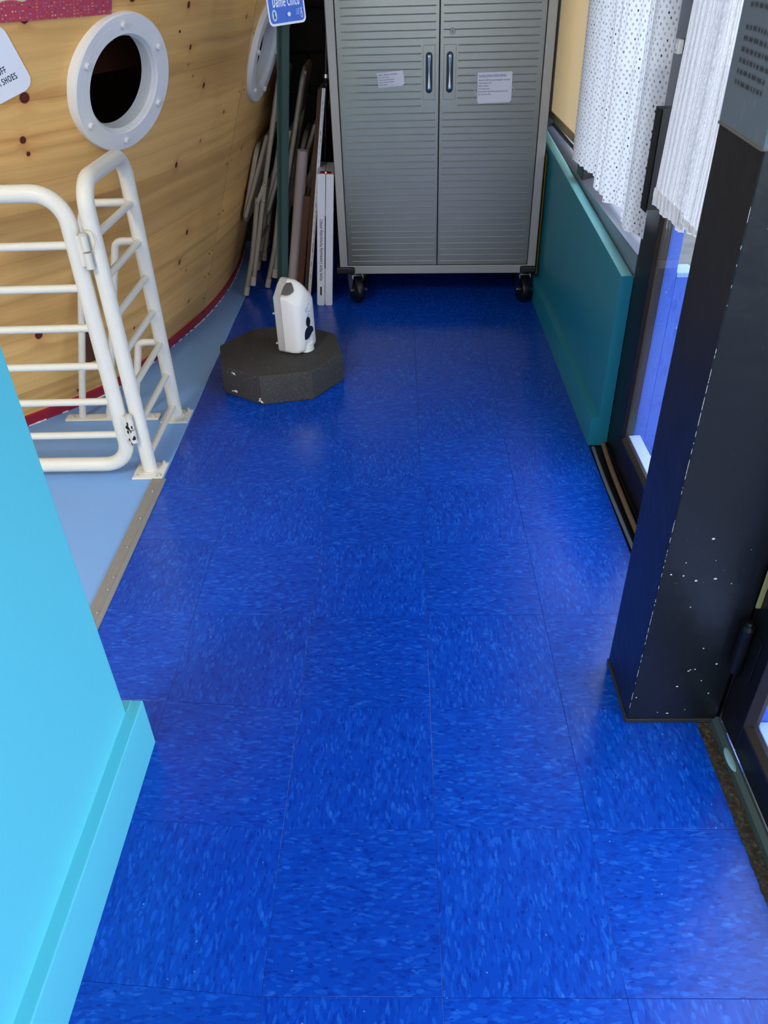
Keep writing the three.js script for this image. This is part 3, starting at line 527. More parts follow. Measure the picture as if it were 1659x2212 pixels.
// ---------------------------------------------------------------- sign on its rubber base, and the dispenser
{
  const bc = [-0.555, 0, -2.362];
  const base = thing('rubber_weight', 'heavy black octagonal rubber base standing on the blue tiles', 'rubber weight', bc);
  const spk = dataTex(512, 512, (x, y) => { const n = vnoise(x / 2.2, y / 2.2, 21), k = 0.022 + 0.03 * n + (hash(x >> 1, y >> 1, 22) > 0.95 ? 0.26 * hash(x, y, 23) : 0); return [k, k * 0.99, k * 0.96]; });
  spk.colorSpace = THREE.NoColorSpace;
  const oct = (r) => Array.from({ length: 8 }, (_, k) => { const a = (10.7 + 45 * k) * Math.PI / 180; return [Math.cos(a) * r, Math.sin(a) * r]; });
  { const rings = [[0.258, 0.0006], [0.262, 0.006], [0.263, 0.112], [0.258, 0.121], [0.205, 0.123], [0.12, 0.119], [0.06, 0.1175]], v = [], ix = [];
    rings.forEach(([r, y]) => oct(r).forEach(([x, z]) => v.push(x, y, z)));
    for (let i = 0; i + 1 < rings.length; i++) for (let k = 0; k < 8; k++) { const a = i * 8 + k, b = i * 8 + (k + 1) % 8; ix.push(a, a + 8, b, b, a + 8, b + 8); }
    const t = (rings.length - 1) * 8; for (let k = 1; k < 7; k++) ix.push(t, t + k + 1, t + k), ix.push(0, k, k + 1);
    const gg = new THREE.BufferGeometry(); gg.setAttribute('position', new THREE.Float32BufferAttribute(v, 3)); gg.setAttribute('uv', new THREE.Float32BufferAttribute(new Float32Array(v.length / 3 * 2), 2)); gg.setIndex(ix);
    mesh('block', metricUV(toCreasedNormals(gg, 0.5)), mat(0xffffff, 0.78, 0, { map: tex(spk, 4), bumpMap: tex(grit, 9), bumpScale: 0.0012 }), base);
    const gs = []; for (let i = 0; i < 26; i++) { const q = new THREE.SphereGeometry(1, 6, 5), c = i % 3; q.scale(rr(0.0015, 0.005), rr(0.001, 0.003), rr(0.0015, 0.004));
      const e = [oct(0.2632)[2], oct(0.2632)[1]], e2 = [oct(0.2632)[3], oct(0.2632)[2]], s = c === 0 ? rr(0.93, 1) : c === 1 ? rr(0.28, 0.38) : rr(0.22, 0.36), y = c === 0 ? rr(0.012, 0.03) : c === 1 ? rr(0.1, 0.108) : rr(0.022, 0.03);
      q.translate(e2[0][0] + (e2[1][0] - e2[0][0]) * s, y, e2[0][1] + (e2[1][1] - e2[0][1]) * s); gs.push(q); }
    mesh('paint_fleck', mergeGeometries(gs), M.white, base, 'flecks of white paint').userData.kind = 'stuff';
  }
  // leaning channel post with its sign
  const lean = -0.1066, pz = -2.455;
  const sp = thing('sign_post', 'green channel sign post leaning out of the black rubber base', 'sign post', [-0.552, 0.119, pz]);
  sp.rotation.z = lean;
  { const k = 0.0225, prof = [[-k, 0.012], [-k + 0.0085, 0.012], [-k + 0.011, -0.006], [k - 0.011, -0.006], [k - 0.0085, 0.012], [k, 0.012], [k, 0.015], [k - 0.0095, 0.015], [k - 0.0125, -0.002], [-k + 0.0125, -0.002], [-k + 0.0095, 0.015], [-k, 0.015]];
    const gg = extrude(prof.map(([x, y]) => [x, y]), 1.5, 0); gg.rotateX(-Math.PI / 2); gg.rotateY(0.5);
    mesh('post', metricUV(gg.toNonIndexed()), mat(0x263f39, 0.42, 0.2), sp); }
  const sg = thing('street_sign', 'blue sign with a white rim and white lettering bolted high on the leaning post', 'sign', [-0.423, 1.352, pz + 0.035]);
  const stex = canvasTex(512, 640, (c, w, h) => {
    c.fillStyle = '#f4f6fa'; c.fillRect(0, 0, w, h); c.fillStyle = '#3d6fd4'; c.beginPath(); c.roundRect(18, 18, w - 36, h - 36, 40); c.fill();
    c.fillStyle = '#f2f6ff'; c.textAlign = 'center'; c.font = 'bold 92px sans-serif'; c.save(); c.translate(w / 2 + 4, 0); c.translate(0, 0); c.scale(0.72, 1.18); c.fillText('Dame Cinco', 0, 424); c.restore();
    c.fillStyle = '#bfe0f2'; c.beginPath(); c.ellipse(82, 560, 33, 44, 0, 0, 7); c.fill(); c.strokeStyle = '#7fb4da'; c.lineWidth = 4; c.stroke(); c.fillStyle = '#16202c'; c.beginPath(); c.ellipse(80, 544, 9, 13, 0, 0, 7); c.fill(); c.beginPath(); c.moveTo(74, 555); c.lineTo(90, 560); c.lineTo(97, 580); c.lineTo(74, 592); c.fill();
    c.strokeStyle = '#dfeafc'; c.lineWidth = 6; c.beginPath(); c.moveTo(446, 522); c.lineTo(468, 560); c.moveTo(470, 522); c.lineTo(446, 560); c.stroke(); c.beginPath(); c.ellipse(456, 578, 12, 19, 0, 0, 7); c.stroke();
    c.fillStyle = 'rgba(220,232,252,.7)'; for (let i = 0; i < 4; i++) c.fillRect(392 - i * 4, 530 + i * 12, 46, 5);
  });
  const sw = 0.146, sh = 0.232;
  { const shp = roundRect(sw, sh, 0.016), gg = new THREE.ExtrudeGeometry(shp, { depth: 0.0016, bevelEnabled: false, curveSegments: 10 }); plateUV(gg, sw, sh);
    mesh('panel', gg, [mat(0xffffff, 0.32, 0, { map: stex }), M.alu], sg);
    const b = new THREE.CylinderGeometry(0.0065, 0.0075, 0.006, 16); b.rotateX(Math.PI / 2); b.translate(0.004, -sh / 2 + 0.028, 0.004); mesh('bolt', b, M.chrome, sg);
    sg.rotation.set(0, 0.72, 0.06, 'ZYX'); }

  // hand sanitiser dispenser
  const d = thing('soap_dispenser', 'white touch free hand sanitiser dispenser standing on the black rubber base', 'dispenser', [-0.527, 0.1225, -2.392]);
  d.rotation.y = 62 * Math.PI / 180;
  const outline = (w, yb, ys, yt, r) => { // gabled outline, bottom rounded
    const o = []; const arc = (cx, cy, a0, a1, n = 5) => { for (let i = 0; i <= n; i++) { const a = a0 + (a1 - a0) * i / n; o.push([cx + r * Math.cos(a), cy + r * Math.sin(a)]); } };
    arc(w - r, yb + r, -Math.PI / 2, 0); arc(w - r, ys - r, 0, Math.PI * 0.38); o.push([w * 0.45, ys + (yt - ys) * 0.66], [0.006, yt], [-0.006, yt], [-w * 0.45, ys + (yt - ys) * 0.66]); arc(-w + r, ys - r, Math.PI * 0.62, Math.PI); arc(-w + r, yb + r, Math.PI, 1.5 * Math.PI); return o;
  };
  const loft2 = (secs, capA, capB) => {
    const n = secs[0].o.length, v = [], ix = []; secs.forEach(({ o, z, tilt = 0 }) => o.forEach(([x, y]) => v.push(x, y, z + tilt * (y - 0.14))));
    for (let i = 0; i + 1 < secs.length; i++) for (let k = 0; k < n; k++) { const m = (k + 1) % n, a = i * n + k, b = i * n + m; ix.push(a, b, a + n, b, b + n, a + n); }
    const cap = (i, f) => { const b = i * n; let cx = 0, cy = 0, cz = 0; for (let k = 0; k < n; k++) { cx += v[3 * (b + k)] / n; cy += v[3 * (b + k) + 1] / n; cz += v[3 * (b + k) + 2] / n; } v.push(cx, cy, cz); const c = v.length / 3 - 1; for (let k = 0; k < n; k++) { const m = (k + 1) % n; f ? ix.push(c, b + k, b + m) : ix.push(c, b + m, b + k); } };
    if (capA) cap(0, 0); if (capB) cap(secs.length - 1, 1);
    const g = new THREE.BufferGeometry(); g.setAttribute('position', new THREE.Float32BufferAttribute(v, 3)); g.setAttribute('uv', new THREE.Float32BufferAttribute(new Float32Array(v.length / 3 * 2), 2)); g.setIndex(ix); return toCreasedNormals(g, 0.62);
  };
  const plastic = mat(0xe9e9e6, 0.32), greyPl = mat(0xb9bab8, 0.42);
  mesh('back_shell', loft2([{ o: outline(0.063, 0.003, 0.232, 0.281, 0.012), z: 0 }, { o: outline(0.066, 0, 0.235, 0.285, 0.012), z: 0.004 }, { o: outline(0.066, 0, 0.235, 0.285, 0.012), z: 0.034 }], 1, 1), greyPl, d, 'grey back shell');
  const cover = mesh('cover', loft2([{ o: outline(0.0655, 0.0005, 0.233, 0.283, 0.013), z: 0.0355 }, { o: outline(0.0655, 0.0005, 0.232, 0.282, 0.013), z: 0.062 }, { o: outline(0.0648, 0.001, 0.229, 0.277, 0.014), z: 0.074 }, { o: outline(0.0625, 0.002, 0.225, 0.268, 0.015), z: 0.086 }, { o: outline(0.058, 0.005, 0.219, 0.256, 0.016), z: 0.097 }, { o: outline(0.051, 0.010, 0.211, 0.243, 0.016), z: 0.106 }, { o: outline(0.043, 0.016, 0.204, 0.232, 0.016), z: 0.1115 }], 1, 1), plastic, d, 'white front cover');
  { const g = new THREE.CylinderGeometry(0.03, 0.032, 0.03, 24); g.scale(1, 1, 0.75); g.translate(0, 0.016, 0.098); mesh('nozzle', g, plastic, cover); }
  { // curved grey window on the slope of the cover
    const yAt = (t) => (t < 0.45 ? 0.2825 - 0.017 * t / 0.45 : 0.2655 - 0.028 * (t - 0.45) / 0.47), v = [], ix = [], n = 14, mm = 10;
    for (let i = 0; i <= n; i++) { const z = 0.0375 + 0.046 * i / n, e = i / n, t0 = 0.12 + 0.42 * e * e, t1 = 0.90 - 0.30 * Math.pow(Math.max(0, e - 0.35) / 0.65, 3);
      for (let k = 0; k <= mm; k++) { const t = t0 + (Math.max(t1, t0 + 0.02) - t0) * k / mm, drop = Math.max(0, z - 0.066) * 0.28; v.push(-0.0655 * t - 0.0009, yAt(t) + 0.0014 - drop, z); } }
    for (let i = 0; i < n; i++) for (let k = 0; k < mm; k++) { const a = i * (mm + 1) + k, b = a + 1, c = a + mm + 1, e = c + 1; ix.push(a, c, b, b, c, e); }
    const g = new THREE.BufferGeometry(); g.setAttribute('position', new THREE.Float32BufferAttribute(v, 3)); g.setAttribute('uv', new THREE.Float32BufferAttribute(new Float32Array(v.length / 3 * 2), 2)); g.setIndex(ix); g.computeVertexNormals(); mesh('level_window', g, mat(0x5f5e5a, 0.4), cover, 'grey level window in the top'); }
  { const w = 0.088, h = 0.19, g = new THREE.PlaneGeometry(w, h); g.translate(0, 0.118, 0.1121);
    mesh('printed_label', g, mat(0xffffff, 0.35, 0, { transparent: true, map: canvasTex(352, 760, (c, W, H) => {
      c.clearRect(0, 0, W, H); c.strokeStyle = 'rgba(150,178,205,.9)'; c.lineWidth = 9; for (const r of [16, 34]) { c.beginPath(); c.arc(160, 170, r, 0.6, 6); c.stroke(); } c.beginPath(); c.arc(226, 120, 30, 2, 5.4); c.stroke(); c.beginPath(); c.arc(232, 190, 26, 0, 3.6); c.stroke(); c.fillStyle = 'rgba(170,190,214,.8)'; c.beginPath(); c.ellipse(196, 262, 34, 15, -0.5, 0, 7); c.fill();
      c.strokeStyle = 'rgba(160,170,225,.7)'; c.lineWidth = 12; c.beginPath(); c.arc(180, 392, 62, 3.3, 6.2); c.stroke(); c.fillStyle = 'rgba(170,180,228,.7)'; for (let i = 0; i < 4; i++) c.fillRect(110, 590 + i * 18, 130 - i * 14, 8);
    }) }), cover); }
  { const s = new THREE.Shape(); s.ellipse(0, 0, 0.0145, 0.021, 0, 2 * Math.PI); const a = new THREE.ExtrudeGeometry(s, { depth: 0.001, bevelEnabled: false, curveSegments: 20 }); a.translate(0, 0.121, 0.1118);
    const s2 = new THREE.Shape(); s2.moveTo(-0.031, -0.04); s2.quadraticCurveTo(-0.034, -0.006, -0.012, 0.004); s2.lineTo(0.012, 0.004); s2.quadraticCurveTo(0.034, -0.004, 0.031, -0.022); s2.quadraticCurveTo(0.012, -0.03, 0.0, -0.04); s2.quadraticCurveTo(-0.018, -0.046, -0.031, -0.04);
    const b = new THREE.ExtrudeGeometry(s2, { depth: 0.001, bevelEnabled: false, curveSegments: 10 }); b.translate(0, 0.097, 0.1118);
    mesh('sight_window', mergeGeometries([a, b]), mat(0x20242c, 0.12), cover, 'dark sight window'); }
  for (const y of [0.03, 0.155]) { const g = mergeGeometries([cyl(V(-0.05, y, 0), V(-0.054, y, -0.012), 0.004, 0.003, 8), cyl(V(-0.054, y, -0.011), V(-0.055, y, -0.016), 0.006, 0.002, 8)]); mesh('wall_anchor', g, plastic, d); }
}

// ---------------------------------------------------------------- rolling steel cabinet
{
  const cb = thing('storage_cabinet', 'tall grey steel two door cabinet with ribbed doors on black casters', 'cabinet', [0.1155, 0, -3.156]);
  cb.rotation.y = -2.6 * Math.PI / 180;
  const W = 0.944, y0 = 0.149, y1 = 1.83, D = 0.38, dw = 0.862, dy0 = 0.192, dy1 = 1.80;
  const frame = mat(0xa3a29d, 0.42, 0.35, { bumpMap: tex(grit, 10), bumpScale: 0.00015 }), doorM = mat(0x83847d, 0.25, 0.62, { bumpMap: tex(grit, 10), bumpScale: 0.00012 });
  const m = (n, g, mm, p = cb, l) => mesh(n, g, mm, p, l);
  m('frame', mergeGeometries([bx(-W / 2, -dw / 2 - 0.003, y0, y1, -D, 0, 0.004), bx(dw / 2 + 0.003, W / 2, y0, y1, -D, 0, 0.004), bx(-W / 2 + 0.002, W / 2 - 0.002, y0, dy0 - 0.003, -D, -0.0004, 0.003), bx(-W / 2 + 0.002, W / 2 - 0.002, dy1 + 0.003, y1, -D, -0.0004, 0.003)]), frame);
  m('back_panel', bx(-W / 2 + 0.01, W / 2 - 0.01, y0 + 0.01, y1 - 0.01, -D + 0.002, -0.06, 0), mat(0x2d2f30, 0.6, 0.3), cb);
  const ribs = {};
  const rib = (w) => ribs[w.toFixed(4)] ??= (() => { const pr = [[0, 0.0026], [0.0007, 0.0016], [0.0011, 0.0002], [0.0009, -0.0010], [0, -0.0018]]; const g = extrude(pr.map(([z, y]) => [z, y]), w, 0); g.rotateY(-Math.PI / 2); g.translate(w / 2, 0, 0); return g; })();
  for (const s of [-1, 1]) {
    const x0 = s < 0 ? -dw / 2 : 0.0016, x1 = s < 0 ? -0.0016 : dw / 2, cx = (x0 + x1) / 2;
    const door = m('door', bx(x0, x1, dy0, dy1, -0.02, -0.0008, 0.002), doorM);
    const hx = s * 0.0435;      // handle plate
    for (let k = 0; k < 57; k++) {
      const y = dy0 + 0.018 + k * 0.0279; if (y > dy1 - 0.02) break;
      const a = x0 + (s < 0 ? 0.022 : 0.014), b = x1 - (s < 0 ? 0.014 : 0.022);
      let ra = a, rb = b; if (y > 0.875 && y < 1.115) { if (s < 0) rb = hx - 0.034; else ra = hx + 0.034; }
      const r = m('rib', rib(rb - ra), doorM, door); r.rotation.y = 0; r.position.set((ra + rb) / 2, y, -0.0008);
    }
    const pl = new THREE.ExtrudeGeometry((() => { const q = roundRect(0.051, 0.203, 0.004), hole = new THREE.Path(); hole.absarc(0, 0.062, 0.0135, 0, Math.PI); hole.absarc(0, -0.062, 0.0135, Math.PI, 2 * Math.PI); q.holes.push(hole); return q; })(), { depth: 0.004, bevelEnabled: true, bevelSize: 0.0012, bevelThickness: 0.0015, bevelSegments: 2, bevelOffset: -0.0012 });
    pl.translate(hx, 1.005, 0.0005); const plate = m('handle_plate', metricUV(pl), doorM, door);
    { const pk = new THREE.ExtrudeGeometry((() => { const q = new THREE.Shape(); q.absarc(0, 0.062, 0.0132, 0, Math.PI); q.absarc(0, -0.062, 0.0132, Math.PI, 2 * Math.PI); return q; })(), { depth: 0.001, bevelEnabled: false }); pk.translate(hx, 1.005, 0.0006); m('recess', pk, mat(0x15181c, 0.25, 0.6), plate); }
    { const pts = []; for (let i = 0; i <= 24; i++) { const t = i / 24 * 2 - 1; pts.push(new THREE.Vector2(Math.max(0.0004, (0.0044 + 0.0074 * t * t) * Math.sqrt(Math.max(0, 1 - Math.pow(Math.abs(t), 10)))), t * 0.071)); } const g = new THREE.LatheGeometry(pts, 20); g.scale(1, 1, 0.55); g.translate(hx, 1.005, 0.0035); m('grip', g, mat(0x9fb3cf, 0.14, 1), plate, 'chrome hourglass grip'); }
    if (s > 0) { const lk = m('lock', mergeGeometries([cyl(V(0.052, 1.153, -0.001), V(0.052, 1.153, 0.005), 0.0118, 0.0105, 24), cyl(V(0.052, 1.153, 0.004), V(0.052, 1.153, 0.0065), 0.0075, 0.007, 20)]), mat(0x77797c, 0.35, 0.8), door); m('keyhole', bx(0.0508, 0.0532, 1.1488, 1.1572, 0.005, 0.0069, 0.0005), M.black, lk); }
  }
  // corner bumpers and casters
  for (const s of [-1, 1]) for (const z of [-0.05, -D + 0.06]) {
    if (z > -0.1) m('bumper', bx(s * (W / 2 + (s < 0 ? 0.016 : 0.006)), s * (W / 2 - 0.072), 0.152, 0.184, -0.05, 0.012, 0.008, 3), mat(0x121416, 0.45), cb, 'black corner bumper');
    const wx = s * 0.405 - (s < 0 ? 0.004 : -0.012), ang = s < 0 ? 0.5 : 0.25, zz = z + 0.005;
    const c = new THREE.Group(); c.name = 'caster'; c.position.set(wx, 0.001, zz); c.rotation.y = ang; cb.add(c);
    const tire = new THREE.LatheGeometry([[0.02, -0.02], [0.056, -0.02], [0.0605, -0.014], [0.0618, 0], [0.0605, 0.014], [0.056, 0.02], [0.02, 0.02]].map(([a, b]) => new THREE.Vector2(a, b)), 40); tire.rotateZ(Math.PI / 2); tire.translate(0, 0.0618, 0.024);
    m('wheel', tire, mat(0x0d0d0e, 0.38), c); m('hub', cyl(V(-0.023, 0.0618, 0.024), V(0.023, 0.0618, 0.024), 0.021), mat(0x1c1c1e, 0.5), c);
    const arm = extrude([[-0.03, 0.138], [0.03, 0.138], [0.036, 0.122], [0.012, 0.054], [0.0, 0.05], [-0.012, 0.056], [-0.03, 0.11]], 0.003, 0.0006, 1); arm.rotateY(-Math.PI / 2);
    const arms = [-1, 1].map((k) => { const q = arm.clone(); q.translate(k * 0.0265 + 0.0015, 0.004, 0.024 - 0.012 + 0.0); return q; });
    m('fork', mergeGeometries([...arms.map((g) => g.toNonIndexed()), bx(-0.029, 0.029, 0.132, 0.137, -0.03, 0.035, 0.001), cyl(V(0, 0.136, 0), V(0, 0.1475, 0), 0.024, 0.028, 20).toNonIndexed()].map((g) => { const q = g.index ? g.toNonIndexed() : g; return q; })), mat(0xb9bcc0, 0.25, 1), c, 'bright metal fork');
    m('axle_bolt', mergeGeometries([cyl(V(-0.034, 0.0618, 0.024), V(0.034, 0.0618, 0.024), 0.0065, 0.0065, 6)]), M.chrome, c);
    { const q = extrude([[0, 0], [0.018, -0.003], [0.024, 0.004], [0.020, 0.010], [0, 0.010]], 0.016, 0.001, 1); q.rotateY(0.2); q.rotateZ(-0.35); q.translate(0.03, 0.06, 0.02); m('brake_lever', q, mat(0xaeb2b8, 0.3, 0.9), c); }
  }
  // two laminated cards taped on the doors: things of their own
  const card = (name, label, x, y, w, h, rot, tex1, flaps) => {
    const P = V(x, y, 0.0046).applyAxisAngle(V(0, 1, 0), cb.rotation.y).add(cb.position);
    const t = thing(name, label, 'notice card', [P.x, P.y, P.z]); t.rotation.set(0, cb.rotation.y, rot, 'YXZ');
    const sh = new THREE.Shape(); const a = w / 2, b = h / 2, k = 0.006; sh.moveTo(-a + k, -b); sh.lineTo(a - k * 1.6, -b + 0.001); sh.lineTo(a, -b + k * 1.4); sh.lineTo(a - 0.001, b - k * 0.4); sh.lineTo(a - k * 0.5, b); sh.lineTo(-a + k * 0.5, b); sh.lineTo(-a, b - k * 0.5); sh.lineTo(-a + 0.001, -b + k);
    const g = plateUV(new THREE.ExtrudeGeometry(sh, { depth: 0.0008, bevelEnabled: false }), w, h);
    mesh('sheet', g, mat(0xffffff, 0.28, 0, { map: tex1 }), t);
    for (const [p, q] of flaps || []) mesh('tape', pipe(p.map(([u, v]) => V(u, v, 0.001)), q, 0.01, 12, 6), mat(0xc9cdcd, 0.3), t, 'curl of clear tape');
    return t;
  };
  card('door_card', 'smaller white laminated card with five lines taped on the left cabinet door', -0.2055, 0.985, 0.114, 0.0585, 0.07, canvasTex(800, 412, (c, w, h) => { c.fillStyle = '#d3d5e2'; c.fillRect(0, 0, w, h); c.strokeStyle = '#aab0c0'; c.lineWidth = 4; c.strokeRect(8, 8, w - 30, h - 40); c.fillStyle = '#2e2f45'; c.font = 'bold 50px sans-serif'; c.fillText('Week 7: Taking on Challenges', 40, 92, 560); c.font = 'bold 42px sans-serif'; c.fillText('No truck is stuck', 40, 158, 320); c.fillText('Llama, Llama Red Pajama', 40, 222, 460); c.fillText('Llama, Llama Red Pajama', 40, 286, 460); c.fillText('Knuffle Bunny', 40, 350, 250); }));
  card('door_card', 'larger white laminated card with a blue underlined heading on the right cabinet door', 0.2345, 0.945, 0.147, 0.1175, 0.012, canvasTex(1000, 800, (c, w, h) => { c.fillStyle = '#cfd3e0'; c.fillRect(0, 0, w, h); c.strokeStyle = '#aab2c4'; c.lineWidth = 5; c.strokeRect(14, 16, w - 60, h - 50); c.fillStyle = '#27428f'; c.font = 'bold 70px sans-serif'; c.fillText('Family School Skills Books', 40, 112, 790); c.fillRect(40, 122, 790, 7); c.fillStyle = '#2c3048'; c.font = 'bold 54px sans-serif'; c.fillText('Week 8: Self Directed Engaged Learning', 40, 222, 890); c.font = 'bold 50px sans-serif'; ['From Head to Toe', 'Where\u2019s Spot?', 'The Snowy Day', 'Brown Bear, Brown Bear what do you see', 'No, No, Yes, No'].forEach((s, i) => c.fillText(s, 36, 294 + i * 72, [370, 300, 320, 850, 350][i])); }), [[[[-0.085, 0.055], [-0.078, 0.045], [-0.07, 0.04]], 0.0016], [[[-0.08, 0.005], [-0.086, -0.018], [-0.07, -0.022]], 0.0018], [[[0.074, -0.0], [0.084, -0.012], [0.088, -0.016]], 0.0012]]);
}

// ---------------------------------------------------------------- things stacked between hull and cabinet
{
  // folded white table
  const ft = thing('folded_table', 'white plastic folding table folded flat and stood on edge against the cabinet', 'folding table', [-0.4815, 0, -3.155]);
  ft.rotation.set(0, 0.06, -0.078, 'YXZ');
  const pl = mat(0xd3d7df, 0.42, 0, { bumpMap: tex(grit, 30), bumpScale: 0.0002 });
  const leaf = (x0, x1, l) => { const s = new THREE.Shape(), h = 0.618, r = 0.014; s.moveTo(x0 + r * 0.6, 0); s.lineTo(x1 - r * 0.6, 0); s.quadraticCurveTo(x1, 0, x1, r); s.lineTo(x1, h - 0.006); s.quadraticCurveTo(x1, h, x1 - 0.006, h); s.lineTo(x0 + 0.006, h); s.quadraticCurveTo(x0, h, x0, h - 0.006); s.lineTo(x0, r); s.quadraticCurveTo(x0, 0, x0 + r * 0.6, 0); const g = new THREE.ExtrudeGeometry(s, { depth: 0.26, bevelEnabled: true, bevelSize: 0.004, bevelThickness: 0.004, bevelSegments: 2, bevelOffset: -0.004 }); g.translate(0, 0.001, -0.262); return mesh('leaf', metricUV(g), pl, ft, l); };
  const a = leaf(0, 0.0385), b = leaf(0.0400, 0.0765);
  mesh('handle_slot', bx(0.0362, 0.0412, 0.19, 0.435, -0.03, 0.0028, 0.002), M.black, a, 'black slot between the leaves');
  mesh('latch', mergeGeometries([bx(0.012, 0.066, 0.612, 0.622, -0.05, -0.008, 0.004)]), mat(0x9c1f24, 0.4), a, 'red latch in the top');
  mesh('latch_pin', cyl(V(0.0392, 0.621, -0.012), V(0.0392, 0.628, -0.012), 0.006, 0.005, 12), M.chrome, a);
  { const g = new THREE.PlaneGeometry(0.03, 0.30); g.translate(0.0195, 0.275, 0.0026); mesh('handwriting', g, mat(0xffffff, 0.5, 0, { transparent: true, map: canvasTex(160, 1600, (c, w, h) => { c.clearRect(0, 0, w, h); c.translate(w / 2, h / 2); c.rotate(-Math.PI / 2); c.fillStyle = '#0d0f14'; c.textAlign = 'center'; c.font = 'bold 104px sans-serif'; c.fillText('Hunts Point Community Partnership (HPAC)', 0, 34, 1560); }) }), a, 'black handwriting along the edge'); }
  mesh('brand_plate', bx(0.0155, 0.0235, 0.055, 0.098, 0, 0.0032, 0.001), M.black, a, 'small black plate');

  // cardboard and poster board
  const board = (name, label, cat, x0, th, top, zf, m, lean = 0.152, depth = 0.2, parts) => { const t = thing(name, label, cat, [x0, 0.004, zf]); t.rotation.z = -lean; const g = bx(0, th, 0, top, -depth, 0, 0.0008, 1); const p = mesh('sheet', g, m, t); parts && parts(t, p); return t; };
  const card = canvasTex(64, 512, (c, w, h) => { c.fillStyle = '#5b4033'; c.fillRect(0, 0, w, h); c.fillStyle = '#22160f'; for (let y = 0; y < h; y += 6) { c.fillRect(20, y, 24, 3); } c.fillStyle = '#8a6a55'; c.fillRect(0, 0, 8, h); c.fillRect(w - 8, 0, 8, h); });
  const cm = mat(0x6a4a3a, 0.85);
  board('cardboard_sheet', 'left of two brown corrugated cardboard sheets leaning by the white folded table', 'cardboard', -0.560, 0.0085, 0.945, -3.30, cm, 0.152, 0.2, (t, p) => { for (const k of [0.0025, 0.0055]) mesh('flute', bx(k, k + 0.0012, 0.002, 0.943, -0.19, 0.0009, 0), mat(0x20140e, 0.9), p); });
  board('cardboard_sheet', 'right of two brown corrugated cardboard sheets leaning by the white folded table', 'cardboard', -0.5505, 0.0085, 0.95, -3.30, cm, 0.152, 0.2, (t, p) => { for (const k of [0.0025, 0.0055]) mesh('flute', bx(k, k + 0.0012, 0.002, 0.948, -0.19, 0.0009, 0), mat(0x20140e, 0.9), p); });
  const posterTex = canvasTex(256, 1024, (c, w, h) => { const g = c; g.fillStyle = '#dfe4ea'; g.fillRect(0, 0, w, h); g.fillStyle = '#10131a'; for (let i = 0; i < 26; i++) { g.beginPath(); const y = 60 + i * 34 + rr(-6, 6), x = rr(120, 170); g.ellipse(x, y, rr(6, 26), rr(6, 18), rr(-0.6, 0.6), 0, 7); g.fill(); } g.strokeStyle = '#22262e'; g.lineWidth = 5; for (let i = 0; i < 9; i++) { g.beginPath(); g.moveTo(w, 520 + i * 24); g.lineTo(140, 600 + i * 30); g.stroke(); } });
  { const t = thing('poster_board', 'white board with black drawing leaning between cardboard and folded table', 'poster board', [-0.5405, 0.004, -3.285]); t.rotation.set(0, 0.12, -0.152, 'YXZ'); const g = new THREE.BoxGeometry(0.015, 0.95, 0.005); const h = plateUV(g, 0.015, 0.95); h.translate(0.0075, 0.475, 0); mesh('sheet', h, mat(0xffffff, 0.4, 0, { map: posterTex }), t); mesh('side_flap', bx(0.0150, 0.0185, 0.0, 0.945, -0.205, -0.002, 0.001), mat(0x2a2d33, 0.2), t); }
  // wooden board and paper roll
  const wt = canvasTex(128, 1024, (c, w, h) => { c.fillStyle = '#57371f'; c.fillRect(0, 0, w, h); for (let i = 0; i < 120; i++) { c.fillStyle = `rgba(${rnd() < 0.5 ? '30,16,8' : '110,72,40'},${rr(0.1, 0.4)})`; c.fillRect(rnd() * w, rnd() * h, rr(1, 4), rr(60, 400)); } });
  board('wooden_board', 'short dark brown wooden board standing in front of the paper roll', 'board', -0.606, 0.034, 0.485, -3.335, mat(0xffffff, 0.6, 0, { map: tex(wt, 18, 2.4) }), 0.168, 0.03);
  const rollP = [V(-0.632, 0.0, -3.40), V(-0.515, 0.66, -3.40)];
  const roll = thing('paper_roll', 'long pale paper roll leaning beside the green sign post', 'paper roll', [-0.632, 0.004, -3.40]);
  { const len = 0.672, g = new THREE.LatheGeometry([[0.022, 0.0], [0.0275, 0.0], [0.0275, len], [0.0262, len], [0.0262, len - 0.12], [0.0005, len - 0.12]].map(([x, y]) => new THREE.Vector2(x, y)), 36); g.translate(0.0, 0.006, 0); mesh('roll', toCreasedNormals(g, 0.6), mat(0xb7a8a4, 0.75), roll); roll.rotation.z = -0.172; }

  // folded chairs seen edge on
  const beige = mat(0x9d8f7c, 0.42, 0.15), tip = mat(0xb6aa98, 0.6);
  const chairLabel = ['beige metal folding chair folded flat, nearest the wooden hull', 'second beige metal folding chair folded flat, counted from the hull', 'third folded beige metal chair, just right of the green post'];
  const makeChair = () => {
    const t = thing('folding_chair', chairLabel[0], 'folding chair', [0, 0, 0], 'folded metal chairs leaning by the hull');
    const wz = -0.40, f = (x, y, z = 0) => V(x, y, z), r = 0.0118;
    const L2 = [0.047, 0.07], J = [0.164, 0.553], T = [0.281, 1.0];
    mesh('main_frame', mergeGeometries([pipe([f(...L2), f(...J), f(...T), f(...T, wz), f(...J, wz), f(...L2, wz)], r, 0.06, 200, 12)]), beige, t);
    const rear = [[0, 0.012], [0.056, 0.19], [0.119, 0.480]];
    mesh('rear_leg', pipe(rear.map((p) => f(...p)), r, 0.05, 40, 12), beige, t); mesh('rear_leg', pipe(rear.map((p) => f(...p, wz)), r, 0.05, 40, 12), beige, t);
    mesh('cross_brace', cyl(f(0.03, 0.1, 0), f(0.03, 0.1, wz), 0.008), beige, t); mesh('cross_brace', cyl(f(0.085, 0.24, 0), f(0.085, 0.24, wz), 0.008), beige, t);
